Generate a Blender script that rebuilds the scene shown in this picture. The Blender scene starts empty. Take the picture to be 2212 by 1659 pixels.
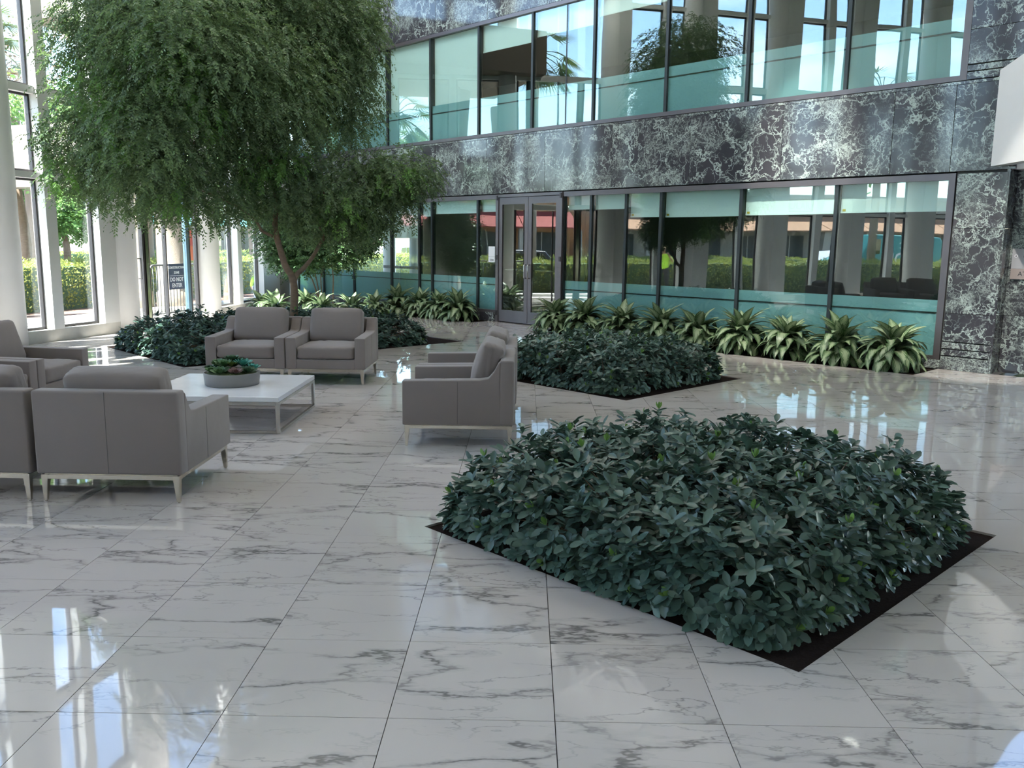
import bpy, bmesh, math, random
import numpy as np
from mathutils import Vector, Matrix
random.seed(7); rng = np.random.default_rng(11)
S2 = math.sqrt(2.0)
scene = bpy.context.scene
COL = scene.collection

# ------------------------------------------------------------------ camera
FPX, PITCH, YAW, ROLL, CAMZ = 1845.67, 0.163804, -0.014586, 0.010927, 1.71504
cy_, sy_ = math.cos(YAW), math.sin(YAW)
fw = Vector((sy_*math.cos(PITCH), cy_*math.cos(PITCH), -math.sin(PITCH)))
rt = Vector((cy_, -sy_, 0)); up = rt.cross(fw)
cr, sr = math.cos(ROLL), math.sin(ROLL)
rt2 = cr*rt + sr*up; up2 = -sr*rt + cr*up
cam_d = bpy.data.cameras.new('camera'); cam = bpy.data.objects.new('camera', cam_d); COL.objects.link(cam)
cam_d.sensor_width = 36.0; cam_d.sensor_fit = 'HORIZONTAL'; cam_d.lens = FPX/2212*36.0
cam_d.clip_end = 2000; cam_d.clip_start = 0.05
M = Matrix.Identity(4)
for i in range(3):
    M[i][0] = rt2[i]; M[i][1] = up2[i]; M[i][2] = -fw[i]
M[2][3] = CAMZ
cam.matrix_world = M
scene.camera = cam

# ------------------------------------------------------------------ world, sun, exposure
scene.view_settings.view_transform = 'Standard'
scene.view_settings.look = 'None'
scene.view_settings.gamma = 1.0
scene.view_settings.use_curve_mapping = False
scene.view_settings.exposure = 1.05
try:
    scene.cycles.use_denoising = True
    scene.cycles.max_bounces = 6
    scene.cycles.use_adaptive_sampling = True
    scene.cycles.adaptive_threshold = 0.12
    scene.cycles.adaptive_min_samples = 16
    scene.cycles.diffuse_bounces = 3
    scene.cycles.glossy_bounces = 3
    scene.cycles.transmission_bounces = 4
    scene.cycles.transparent_max_bounces = 14
    scene.cycles.sample_clamp_indirect = 6.0
    scene.cycles.caustics_reflective = False
    scene.cycles.caustics_refractive = False
except Exception:
    pass

SUN_TO = Vector((-0.36, -0.27, 0.90)).normalized()
world = bpy.data.worlds.new('world'); scene.world = world; world.use_nodes = True
nt = world.node_tree; nt.nodes.clear()
def wn(t, **k):
    n = nt.nodes.new(t)
    for a, b in k.items(): setattr(n, a, b)
    return n
wo = wn('ShaderNodeOutputWorld'); bg = wn('ShaderNodeBackground')
sky = wn('ShaderNodeTexSky'); sky.sky_type = 'NISHITA'; sky.sun_disc = False
sky.sun_elevation = math.asin(SUN_TO.z); sky.sun_rotation = math.atan2(SUN_TO.x, SUN_TO.y)
sky.air_density = 1.0; sky.dust_density = 0.25; sky.ozone_density = 2.0
tc = wn('ShaderNodeTexCoord'); mp = wn('ShaderNodeMapping'); mp.inputs['Scale'].default_value = (1.0, 1.0, 2.6)
nz = wn('ShaderNodeTexNoise'); nz.inputs['Scale'].default_value = 2.3; nz.inputs['Detail'].default_value = 7.0; nz.inputs['Roughness'].default_value = 0.58
rp = wn('ShaderNodeValToRGB'); rp.color_ramp.elements[0].position = 0.54; rp.color_ramp.elements[1].position = 0.70
mx = wn('ShaderNodeMixRGB'); mx.inputs[2].default_value = (8.0, 8.3, 8.8, 1)
nt.links.new(tc.outputs['Generated'], mp.inputs['Vector']); nt.links.new(mp.outputs[0], nz.inputs['Vector'])
nt.links.new(nz.outputs['Fac'], rp.inputs[0]); nt.links.new(rp.outputs[0], mx.inputs[0]); nt.links.new(sky.outputs[0], mx.inputs[1])
nt.links.new(mx.outputs[0], bg.inputs['Color']); bg.inputs['Strength'].default_value = 0.58
nt.links.new(bg.outputs[0], wo.inputs['Surface'])

sun_d = bpy.data.lights.new('sun', 'SUN'); sun_d.energy = 20.0; sun_d.angle = math.radians(0.6); sun_d.color = (1.0, 0.97, 0.93)
sun = bpy.data.objects.new('sun', sun_d); COL.objects.link(sun)
sun.rotation_euler = (-SUN_TO).to_track_quat('-Z', 'Y').to_euler(); sun.location = SUN_TO*60

# ------------------------------------------------------------------ material helpers
class NT:
    def __init__(s, name):
        s.m = bpy.data.materials.new(name); s.m.use_nodes = True
        s.t = s.m.node_tree; s.t.nodes.clear()
        s.out = s.t.nodes.new('ShaderNodeOutputMaterial')
    def n(s, t, ins=None, **k):
        x = s.t.nodes.new(t)
        for a, b in k.items(): setattr(x, a, b)
        for a, b in (ins or {}).items(): s.set(x.inputs[a], b)
        return x
    def set(s, sock, v):
        if isinstance(v, bpy.types.NodeSocket): s.t.links.new(v, sock)
        elif isinstance(v, bpy.types.Node): s.t.links.new(v.outputs[0], sock)
        else:
            if isinstance(v, (tuple, list)) and len(v) == 3 and sock.type == 'RGBA': v = (*v, 1)
            sock.default_value = v
    def math(s, op, a, b=0.0, clamp=False):
        x = s.n('ShaderNodeMath', operation=op); x.use_clamp = clamp
        s.set(x.inputs[0], a); s.set(x.inputs[1], b); return x.outputs[0]
    def vmath(s, op, a, b=(0, 0, 0)):
        x = s.n('ShaderNodeVectorMath', operation=op); s.set(x.inputs[0], a)
        if op == 'SCALE': s.set(x.inputs['Scale'], b)
        else: s.set(x.inputs[1], b)
        return x.outputs[0]
    def mix(s, f, a, b):
        x = s.n('ShaderNodeMixRGB'); s.set(x.inputs[0], f); s.set(x.inputs[1], a); s.set(x.inputs[2], b); return x.outputs[0]
    def ramp(s, f, stops):
        x = s.n('ShaderNodeValToRGB'); e = x.color_ramp.elements
        while len(e) < len(stops): e.new(0.5)
        for i, (p, c) in enumerate(stops):
            e[i].position = p; e[i].color = (*c, 1) if len(c) == 3 else c
        s.set(x.inputs[0], f); return x.outputs[0]
    def noise(s, vec, scale, detail=3.0, rough=0.5, dist=0.0):
        x = s.n('ShaderNodeTexNoise'); s.set(x.inputs['Vector'], vec) if vec is not None else None
        x.inputs['Scale'].default_value = scale; x.inputs['Detail'].default_value = detail
        x.inputs['Roughness'].default_value = rough; x.inputs['Distortion'].default_value = dist
        return x
    def voro(s, vec, scale, feature='DISTANCE_TO_EDGE'):
        x = s.n('ShaderNodeTexVoronoi', feature=feature); s.set(x.inputs['Vector'], vec); x.inputs['Scale'].default_value = scale
        return x.outputs['Distance']
    def bump(s, h, strength=0.2, dist=0.01):
        return s.n('ShaderNodeBump', {'Height': h, 'Strength': strength, 'Distance': dist}).outputs[0]
    def princ(s, color, rough=0.5, metal=0.0, spec=0.5, normal=None, **k):
        p = s.n('ShaderNodeBsdfPrincipled', {'Base Color': color, 'Roughness': rough, 'Metallic': metal, 'Specular IOR Level': spec})
        if normal is not None: s.set(p.inputs['Normal'], normal)
        for a, b in k.items(): s.set(p.inputs[a.replace('_', ' ')], b)
        s.t.links.new(p.outputs[0], s.out.inputs['Surface']); return p
    def surf(s, sh): s.t.links.new(sh if isinstance(sh, bpy.types.NodeSocket) else sh.outputs[0], s.out.inputs['Surface'])
    @property
    def obj(s): return s.n('ShaderNodeTexCoord').outputs['Object']
    @property
    def pos(s): return s.n('ShaderNodeNewGeometry').outputs['Position']
    @property
    def island(s): return s.n('ShaderNodeNewGeometry').outputs['Random Per Island']
    @property
    def orand(s): return s.n('ShaderNodeObjectInfo').outputs['Random']

MAT = {}
def simple(name, color, rough=0.5, metal=0.0, spec=0.5, var=0.06, scale=8.0, bump=0.0, bscale=60.0, bdist=0.004):
    b = NT(name); o = b.obj
    nz = b.noise(o, scale, 4, 0.6)
    c1 = tuple(max(0, c*(1-var)) for c in color); c2 = tuple(min(1, c*(1+var)) for c in color)
    col = b.mix(nz.outputs['Fac'], c1, c2)
    nrm = b.bump(b.noise(o, bscale, 3).outputs['Fac'], bump, bdist) if bump else None
    b.princ(col, rough, metal, spec, nrm); MAT[name] = b.m; return b.m

TS, TX0, TY0 = 0.6096, 0.12765, 2.86752      # floor tile grid
def tile_id_offset(b, pos):
    q = b.vmath('SUBTRACT', pos, (TX0, TY0, 0.0)); q = b.vmath('SCALE', q, 1/TS)
    q = b.vmath('FLOOR', q)
    w = b.n('ShaderNodeTexWhiteNoise', noise_dimensions='2D'); b.set(w.inputs['Vector'], q)
    return w.outputs['Color'], w.outputs['Value']
def mat_floor():
    b = NT('white_marble_tile'); p = b.pos
    off, val = tile_id_offset(b, p)
    v = b.vmath('ADD', p, b.vmath('SCALE', off, 37.0))
    m = b.n('ShaderNodeMapping'); b.set(m.inputs['Vector'], v)
    m.inputs['Scale'].default_value = (0.48, 1.45, 1.0); m.inputs['Rotation'].default_value = (0, 0, 0.38)
    v = m.outputs[0]
    d1 = b.noise(v, 2.2, 6, 0.62); d2 = b.noise(v, 7.0, 4, 0.6)
    vd = b.vmath('ADD', v, b.vmath('SCALE', b.vmath('SUBTRACT', d1.outputs['Color'], (0.5,)*3), 0.55))
    vd = b.vmath('ADD', vd, b.vmath('SCALE', b.vmath('SUBTRACT', d2.outputs['Color'], (0.5,)*3), 0.20))
    e1 = b.voro(vd, 1.25); e2 = b.voro(vd, 3.6); e3 = b.voro(vd, 9.5)
    mask = b.noise(v, 1.6, 4, 0.6).outputs['Fac']
    mask2 = b.noise(v, 3.7, 3, 0.55).outputs['Fac']
    l1 = b.ramp(e1, [(0.0, (1,)*3), (0.006, (0.9,)*3), (0.015, (0.28,)*3), (0.05, (0,)*3)])
    l2 = b.ramp(e2, [(0.0, (0.9,)*3), (0.012, (0.4,)*3), (0.03, (0,)*3)])
    l3 = b.ramp(e3, [(0.0, (0.5,)*3), (0.03, (0,)*3)])
    k1 = b.ramp(mask2, [(0.36, (0.08,)*3), (0.57, (1,)*3)])
    k2 = b.ramp(mask, [(0.46, (0,)*3), (0.62, (0.9,)*3)])
    k3 = b.ramp(mask, [(0.60, (0,)*3), (0.74, (0.7,)*3)])
    f = b.math('MAXIMUM', b.math('MULTIPLY', l1, k1), b.math('MULTIPLY', l2, k2))
    f = b.math('MAXIMUM', f, b.math('MULTIPLY', l3, k3))
    f = b.math('MULTIPLY', f, 0.80)
    cloud = b.noise(v, 1.1, 3, 0.5).outputs['Fac']
    base = b.mix(cloud, (0.515, 0.472, 0.448), (0.600, 0.556, 0.530))
    base = b.mix(b.math('MULTIPLY', val, 0.10), base, (0.50, 0.47, 0.46))
    col = b.mix(f, base, (0.10, 0.095, 0.095))
    # polished tile, slightly wavy
    wv = b.noise(b.vmath('ADD', p, b.vmath('SCALE', off, 9.0)), 2.1, 1, 0.4).outputs['Fac']
    b.princ(col, 0.03, 0.0, 0.95, b.bump(wv, 0.12, 0.012)); MAT['floor'] = b.m
mat_floor()
def mat_green_marble():
    b = NT('green_marble'); o = b.obj
    rv = b.n('ShaderNodeCombineXYZ'); r = b.orand
    b.set(rv.inputs[0], b.math('MULTIPLY', r, 91.0)); b.set(rv.inputs[1], b.math('MULTIPLY', r, 57.0)); b.set(rv.inputs[2], b.math('MULTIPLY', r, 23.0))
    v = b.vmath('ADD', o, rv.outputs[0])
    n1 = b.noise(v, 1.7, 5, 0.62); n2 = b.noise(v, 6.5, 4, 0.6)
    vd = b.vmath('ADD', v, b.vmath('SCALE', b.vmath('SUBTRACT', n1.outputs['Color'], (0.5,)*3), 0.95))
    vd = b.vmath('ADD', vd, b.vmath('SCALE', b.vmath('SUBTRACT', n2.outputs['Color'], (0.5,)*3), 0.20))
    e0 = b.voro(vd, 1.5); e1 = b.voro(vd, 3.6); e2 = b.voro(vd, 8.5); e3 = b.voro(vd, 17.0)
    mk = b.noise(v, 1.25, 4, 0.6, 0.4).outputs['Fac']
    mk2 = b.noise(v, 2.6, 4, 0.6).outputs['Fac']
    l0 = b.ramp(e0, [(0.0, (1,)*3), (0.010, (0.7,)*3), (0.024, (0,)*3)])
    l1 = b.ramp(e1, [(0.0, (1,)*3), (0.014, (0.65,)*3), (0.038, (0,)*3)])
    l2 = b.ramp(e2, [(0.0, (0.95,)*3), (0.03, (0.55,)*3), (0.075, (0,)*3)])
    l3 = b.ramp(e3, [(0.0, (0.9,)*3), (0.09, (0,)*3)])
    ms_ = b.n('ShaderNodeMapping'); b.set(ms_.inputs['Vector'], vd); ms_.inputs['Scale'].default_value = (1.0, 1.0, 0.30); ms_.inputs['Rotation'].default_value = (0.0, 0.75, 0.0)
    e4 = b.voro(ms_.outputs[0], 3.2); l4 = b.ramp(e4, [(0.0, (1,)*3), (0.012, (0.7,)*3), (0.03, (0,)*3)])
    k4 = b.ramp(b.noise(v, 1.9, 3, 0.5).outputs['Fac'], [(0.46, (0,)*3), (0.60, (1,)*3)])
    k0 = b.ramp(mk2, [(0.36, (0.25,)*3), (0.56, (1,)*3)])
    k1 = b.ramp(mk2, [(0.42, (0.04,)*3), (0.58, (1,)*3)])
    k2 = b.ramp(mk, [(0.46, (0,)*3), (0.60, (1,)*3)])
    k3 = b.ramp(mk, [(0.52, (0,)*3), (0.66, (1,)*3)])
    f = b.math('MAXIMUM', b.math('MULTIPLY', l0, k0), b.math('MULTIPLY', l1, k1))
    f = b.math('MAXIMUM', f, b.math('MULTIPLY', l2, k2))
    f = b.math('MAXIMUM', f, b.math('MULTIPLY', l3, k3))
    f = b.math('MAXIMUM', f, b.math('MULTIPLY', l4, k4))
    haze = b.ramp(mk, [(0.50, (0,)*3), (0.82, (0.18,)*3)])
    f = b.math('MAXIMUM', b.math('MULTIPLY', f, 0.88), haze)
    base = b.mix(b.noise(v, 2.1, 4).outputs['Fac'], (0.030, 0.037, 0.043), (0.078, 0.072, 0.086))
    col = b.mix(f, base, (0.56, 0.66, 0.61))
    b.princ(col, 0.09, 0.0, 0.5); MAT['green_marble'] = b.m
mat_green_marble()
def glass(name, tint, refl, wav=0.0, wscale=0.7, rough=0.0, dirt=0.0):
    b = NT(name)
    nrm = None
    if wav:
        m = b.n('ShaderNodeMapping'); b.set(m.inputs['Vector'], b.pos); m.inputs['Scale'].default_value = (1.0, 1.0, 0.45)
        nrm = b.bump(b.noise(m.outputs[0], wscale, 1, 0.4).outputs['Fac'], wav, 0.02)
    tr = b.n('ShaderNodeBsdfTransparent', {'Color': tint})
    gl = b.n('ShaderNodeBsdfGlossy', {'Color': (0.94, 0.98, 0.97), 'Roughness': rough})
    lw = b.n('ShaderNodeLayerWeight'); lw.inputs['Blend'].default_value = 0.5
    if nrm is not None: b.set(gl.inputs['Normal'], nrm)
    fr = b.math('ADD', b.math('MULTIPLY', b.math('POWER', lw.outputs['Facing'], 5.0), 0.96), 0.03)
    f = b.math('ADD', b.math('MULTIPLY', fr, 1.0-refl), refl, True)
    ms = b.n('ShaderNodeMixShader'); b.set(ms.inputs[0], f); b.t.links.new(tr.outputs[0], ms.inputs[1]); b.t.links.new(gl.outputs[0], ms.inputs[2])
    b.surf(ms); MAT[name] = b.m; return b.m
glass('clear_glass', (0.93, 0.96, 0.95), 0.02)
glass('tinted_glass', (0.91, 0.98, 0.968), 0.075, 0.20, 0.9)
glass('door_glass', (0.62, 0.66, 0.65), 0.13, 0.10, 0.9)
glass('car_glass', (0.10, 0.12, 0.13), 0.10)
def leafmat(name, c1, c2, c3, rough=0.42, spec=0.45, trans=0.22, tcol=None):
    b = NT(name)
    r = b.math('FRACT', b.math('ADD', b.island, b.math('MULTIPLY', b.orand, 7.31)))
    col = b.ramp(r, [(0.0, c1), (0.55, c2), (1.0, c3)])
    p = b.n('ShaderNodeBsdfPrincipled', {'Base Color': col, 'Roughness': rough, 'Specular IOR Level': spec})
    t = b.n('ShaderNodeBsdfTranslucent'); b.set(t.inputs['Color'], b.mix(0.5, col, tcol or (c3[0]*1.6, c3[1]*1.6, c3[2])))
    ms = b.n('ShaderNodeMixShader', {0: trans}); b.t.links.new(p.outputs[0], ms.inputs[1]); b.t.links.new(t.outputs[0], ms.inputs[2])
    b.surf(ms); MAT[name] = b.m; return b.m
leafmat('shrub_leaf', (0.042, 0.086, 0.070), (0.064, 0.124, 0.100), (0.090, 0.158, 0.120), 0.36, 0.5, 0.10)
leafmat('shrub_new_leaf', (0.10, 0.21, 0.05), (0.13, 0.26, 0.06), (0.17, 0.30, 0.08), 0.4, 0.4, 0.25)
leafmat('tree_leaf', (0.085, 0.140, 0.082), (0.125, 0.200, 0.105), (0.190, 0.285, 0.130), 0.45, 0.4, 0.38)
leafmat('tree_leaf_young', (0.10, 0.22, 0.06), (0.13, 0.27, 0.07), (0.17, 0.33, 0.08), 0.45, 0.4, 0.32)
leafmat('ficus_leaf', (0.05, 0.11, 0.05), (0.08, 0.16, 0.065), (0.13, 0.24, 0.09), 0.32, 0.5, 0.2)
leafmat('hedge_leaf', (0.13, 0.17, 0.05), (0.23, 0.27, 0.08), (0.38, 0.39, 0.12), 0.5, 0.3, 0.3)
leafmat('street_tree_leaf', (0.08, 0.16, 0.05), (0.13, 0.24, 0.07), (0.20, 0.33, 0.11), 0.5, 0.3, 0.3)
leafmat('palm_leaf', (0.06, 0.11, 0.05), (0.09, 0.15, 0.06), (0.15, 0.20, 0.09), 0.5, 0.3, 0.2)
leafmat('dry_twig', (0.22, 0.16, 0.11), (0.28, 0.21, 0.15), (0.34, 0.27, 0.20), 0.8, 0.2, 0.0)
def mat_agl():
    b = NT('variegated_leaf'); uv = b.n('ShaderNodeTexCoord').outputs['UV']
    sx = b.n('ShaderNodeSeparateXYZ'); b.set(sx.inputs[0], uv)
    u, v = sx.outputs[0], sx.outputs[1]
    a = b.math('ABSOLUTE', b.math('SUBTRACT', u, 0.5))
    w = b.n('ShaderNodeTexWave', wave_type='BANDS', bands_direction='DIAGONAL'); b.set(w.inputs['Vector'], b.vmath('ADD', uv, b.vmath('SCALE', (1.0, 1.0, 1.0), b.orand)))
    w.inputs['Scale'].default_value = 4.0; w.inputs['Distortion'].default_value = 6.0; w.inputs['Detail'].default_value = 3.0
    edge = b.math('ADD', a, b.math('MULTIPLY', b.math('SUBTRACT', w.outputs['Fac'], 0.5), 0.26))
    f = b.ramp(edge, [(0.20, (1,)*3), (0.36, (0,)*3)])
    tone = b.mix(b.orand, (0.27, 0.36, 0.20), (0.46, 0.54, 0.34))
    dark = b.mix(b.orand, (0.045, 0.10, 0.035), (0.07, 0.14, 0.05))
    col = b.mix(b.math('MULTIPLY', f, 0.85), dark, tone)
    rib = b.ramp(a, [(0.0, (1,)*3), (0.035, (0,)*3)])
    col = b.mix(b.math('MULTIPLY', rib, 0.5), col, (0.40, 0.46, 0.28))
    p = b.n('ShaderNodeBsdfPrincipled', {'Base Color': col, 'Roughness': 0.4, 'Specular IOR Level': 0.45})
    t = b.n('ShaderNodeBsdfTranslucent', {'Color': col}); ms = b.n('ShaderNodeMixShader', {0: 0.18})
    b.t.links.new(p.outputs[0], ms.inputs[1]); b.t.links.new(t.outputs[0], ms.inputs[2]); b.surf(ms)
    MAT['agl'] = b.m
mat_agl()
def mat_fabric():
    b = NT('taupe_fabric'); o = b.obj
    n = b.noise(o, 3.0, 3); fine = b.noise(o, 420.0, 2)
    col = b.mix(n.outputs['Fac'], (0.182, 0.152, 0.142), (0.220, 0.186, 0.174))
    col = b.mix(b.math('MULTIPLY', fine.outputs['Fac'], 0.25), col, (0.25, 0.23, 0.22))
    b.princ(col, 0.85, 0, 0.25, b.bump(b.math('ADD', fine.outputs['Fac'], b.math('MULTIPLY', b.noise(o, 9.0, 3).outputs['Fac'], 4.0)), 0.25, 0.004), Sheen_Weight=0.25)
    MAT['fabric'] = b.m
mat_fabric()
def mat_bark():
    b = NT('tree_bark'); o = b.obj
    m = b.n('ShaderNodeMapping'); b.set(m.inputs['Vector'], o); m.inputs['Scale'].default_value = (1, 1, 3.0)
    n = b.noise(m.outputs[0], 9.0, 6, 0.65); c = b.mix(n.outputs['Fac'], (0.13, 0.085, 0.06), (0.34, 0.245, 0.18))
    b.princ(c, 0.85, 0, 0.2, b.bump(n.outputs['Fac'], 0.5, 0.02)); MAT['bark'] = b.m
mat_bark()
def mat_soil():
    b = NT('dark_mulch'); o = b.pos
    n = b.noise(o, 55.0, 5, 0.7); n2 = b.noise(o, 5.0, 3)
    c = b.mix(n.outputs['Fac'], (0.006, 0.005, 0.005), (0.045, 0.030, 0.025)); c = b.mix(b.math('MULTIPLY', n2.outputs['Fac'], 0.25), c, (0.06, 0.028, 0.02))
    b.princ(c, 0.95, 0, 0.1, b.bump(n.outputs['Fac'], 1.0, 0.03)); MAT['soil'] = b.m
mat_soil()
def mat_flag():
    b = NT('flag_cloth'); uv = b.n('ShaderNodeTexCoord').outputs['UV']
    sx = b.n('ShaderNodeSeparateXYZ'); b.set(sx.inputs[0], uv); u, v = sx.outputs[0], sx.outputs[1]
    st = b.math('MODULO', b.math('FLOOR', b.math('MULTIPLY', v, 12.999)), 2.0)
    col = b.mix(st, (0.45, 0.02, 0.04), (0.8, 0.8, 0.8))
    can = b.math('MULTIPLY', b.math('LESS_THAN', u, 0.40), b.math('GREATER_THAN', v, 0.4615))
    cell = b.n('ShaderNodeCombineXYZ'); b.set(cell.inputs[0], b.math('MULTIPLY', u, 15.0)); b.set(cell.inputs[1], b.math('MULTIPLY', v, 13.0))
    dd = b.voro(cell.outputs[0], 1.0, 'F1'); star = b.math('LESS_THAN', dd, 0.24)
    cc = b.mix(star, (0.015, 0.025, 0.13), (0.8, 0.8, 0.8))
    col = b.mix(can, col, cc); b.princ(col, 0.8, 0, 0.2); MAT['flag'] = b.m
mat_flag()
simple('grout', (0.10, 0.10, 0.10), 0.9)
simple('white_paint', (0.80, 0.79, 0.77), 0.55, var=0.02)
simple('white_ceiling', (0.82, 0.81, 0.79), 0.8, var=0.02)
simple('sill_marble', (0.60, 0.58, 0.53), 0.2, var=0.22, scale=3.0)
simple('bronze_frame', (0.055, 0.050, 0.052), 0.4, 0.3)
simple('mauve_frame', (0.150, 0.138, 0.145), 0.38, 0.6)
simple('dark_mullion', (0.035, 0.045, 0.048), 0.4, 0.3)
simple('steel', (0.62, 0.60, 0.56), 0.18, 1.0, var=0.03)
simple('champagne_metal', (0.58, 0.53, 0.45), 0.20, 1.0, var=0.05)
simple('table_marble', (0.70, 0.71, 0.73), 0.18, var=0.10, scale=4.0)
simple('grey_bowl', (0.215, 0.210, 0.208), 0.45, var=0.05, scale=20)
simple('blind_cloth', (0.82, 0.93, 0.90), 0.9, var=0.01)
simple('teal_film', (0.24, 0.44, 0.46), 0.5, var=0.03, scale=2)
simple('film_line', (0.01, 0.02, 0.02), 0.6)
simple('office_wall', (0.085, 0.09, 0.09), 0.9)
simple('office_floor', (0.06, 0.06, 0.06), 0.8)
simple('paper', (0.82, 0.82, 0.82), 0.8, var=0.01)
simple('ink', (0.04, 0.04, 0.045), 0.7)
simple('sign_navy', (0.025, 0.032, 0.075), 0.5)
simple('sign_white', (0.80, 0.80, 0.82), 0.6, var=0.01)
simple('sign_grey', (0.40, 0.40, 0.42), 0.45)
simple('sign_tan', (0.36, 0.30, 0.28), 0.45)
simple('galvanised', (0.13, 0.125, 0.125), 0.5, 0.3, var=0.15, scale=30)
simple('pebble_concrete', (0.30, 0.25, 0.20), 0.95, var=0.25, scale=90, bump=0.8, bscale=90, bdist=0.02)
simple('fascia_concrete', (0.24, 0.205, 0.17), 0.95, var=0.10, scale=40, bump=0.3, bscale=60)
simple('paver', (0.56, 0.53, 0.50), 0.9, var=0.10, scale=3.0)
simple('asphalt', (0.20, 0.195, 0.19), 0.95, var=0.12, scale=2.0)
simple('grass', (0.16, 0.19, 0.06), 0.95, var=0.35, scale=9.0, bump=0.6, bscale=50, bdist=0.05)
simple('mulch_red', (0.20, 0.12, 0.09), 0.95, var=0.35, scale=14.0, bump=0.7, bscale=40, bdist=0.03)
simple('kerb', (0.62, 0.60, 0.56), 0.9)
simple('wall_cream', (0.42, 0.38, 0.33), 0.9)
simple('wall_ochre', (0.50, 0.26, 0.12), 0.9)
simple('roof_tile', (0.42, 0.22, 0.13), 0.8, var=0.2, scale=10)
simple('awning_red', (0.26, 0.04, 0.035), 0.8)
simple('shop_dark', (0.035, 0.04, 0.045), 0.3)
simple('teal_paint', (0.05, 0.26, 0.25), 0.35, spec=0.6)
simple('car_white', (0.75, 0.75, 0.76), 0.25, spec=0.6, var=0.01)
simple('car_dark', (0.03, 0.03, 0.035), 0.3, spec=0.6)
simple('rubber', (0.02, 0.02, 0.02), 0.8)
simple('red_plastic', (0.60, 0.06, 0.03), 0.5)
simple('orange_plastic', (0.80, 0.17, 0.04), 0.5)
simple('hi_vis', (0.42, 0.75, 0.06), 0.8)
simple('denim', (0.10, 0.13, 0.17), 0.9)
simple('dark_trousers', (0.05, 0.05, 0.06), 0.9)
simple('skin', (0.36, 0.21, 0.15), 0.6)
simple('boot', (0.08, 0.05, 0.03), 0.7)
simple('straw_hat', (0.55, 0.47, 0.33), 0.9)
simple('succ_green', (0.075, 0.165, 0.062), 0.45, var=0.35, scale=30)
simple('succ_dark', (0.045, 0.105, 0.050), 0.45, var=0.3, scale=30)
simple('succ_lime', (0.17, 0.25, 0.055), 0.45, var=0.3, scale=30)
simple('succ_teal', (0.08, 0.36, 0.29), 0.45, var=0.3, scale=30)
simple('succ_mauve', (0.21, 0.125, 0.115), 0.5, var=0.3, scale=30)
simple('moss', (0.05, 0.075, 0.025), 0.95, var=0.5, scale=40, bump=0.8, bscale=80, bdist=0.02)
simple('teal_roof', (0.10, 0.30, 0.30), 0.6)
simple('door_blue', (0.10, 0.17, 0.22), 0.4)
simple('yellow_tag', (0.55, 0.42, 0.03), 0.6)
simple('palm_trunk', (0.27, 0.23, 0.19), 0.95, var=0.25, scale=8)
bl = NT('fill_lamp_lens'); em = bl.n('ShaderNodeEmission', {'Color': (1.0, 0.93, 0.82), 'Strength': 6.0}); bl.surf(em); MAT['fill_lamp_lens'] = bl.m  # glowing lens of the added ceiling lamps

# ------------------------------------------------------------------ object helpers
def link(o): COL.objects.link(o); return o
def tag(o, label, cat, group=None, kind=None):
    o['label'] = label; o['category'] = cat
    if group: o['group'] = group
    if kind: o['kind'] = kind
    return o
def thing(name, label, cat, loc=(0, 0, 0), rz=0.0, group=None, kind=None):
    o = link(bpy.data.objects.new(name, None)); o.empty_display_size = 0.1
    o.location = loc; o.rotation_euler = (0, 0, rz)
    return tag(o, label, cat, group, kind)
def mesh_obj(name, me, mat, parent=None, loc=(0, 0, 0), rot=(0, 0, 0)):
    o = link(bpy.data.objects.new(name, me))
    if mat is not None and not me.materials: me.materials.append(MAT[mat])
    o.parent = parent; o.location = loc; o.rotation_euler = rot
    return o
def fast_mesh(name, V, F, smooth=False):
    """V (n,3) array, F (m,k) array of equal-sized faces"""
    V = np.ascontiguousarray(V, dtype=np.float32); F = np.ascontiguousarray(F, dtype=np.int32)
    me = bpy.data.meshes.new(name)
    me.vertices.add(len(V)); me.vertices.foreach_set('co', V.ravel())
    k = F.shape[1]; me.loops.add(F.size); me.loops.foreach_set('vertex_index', F.ravel())
    me.polygons.add(len(F)); me.polygons.foreach_set('loop_start', np.arange(0, F.size, k, dtype=np.int32))
    try: me.polygons.foreach_set('loop_total', np.full(len(F), k, dtype=np.int32))
    except Exception: pass
    me.update(calc_edges=True)
    if smooth: me.polygons.foreach_set('use_smooth', np.ones(len(F), dtype=bool))
    return me
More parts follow.
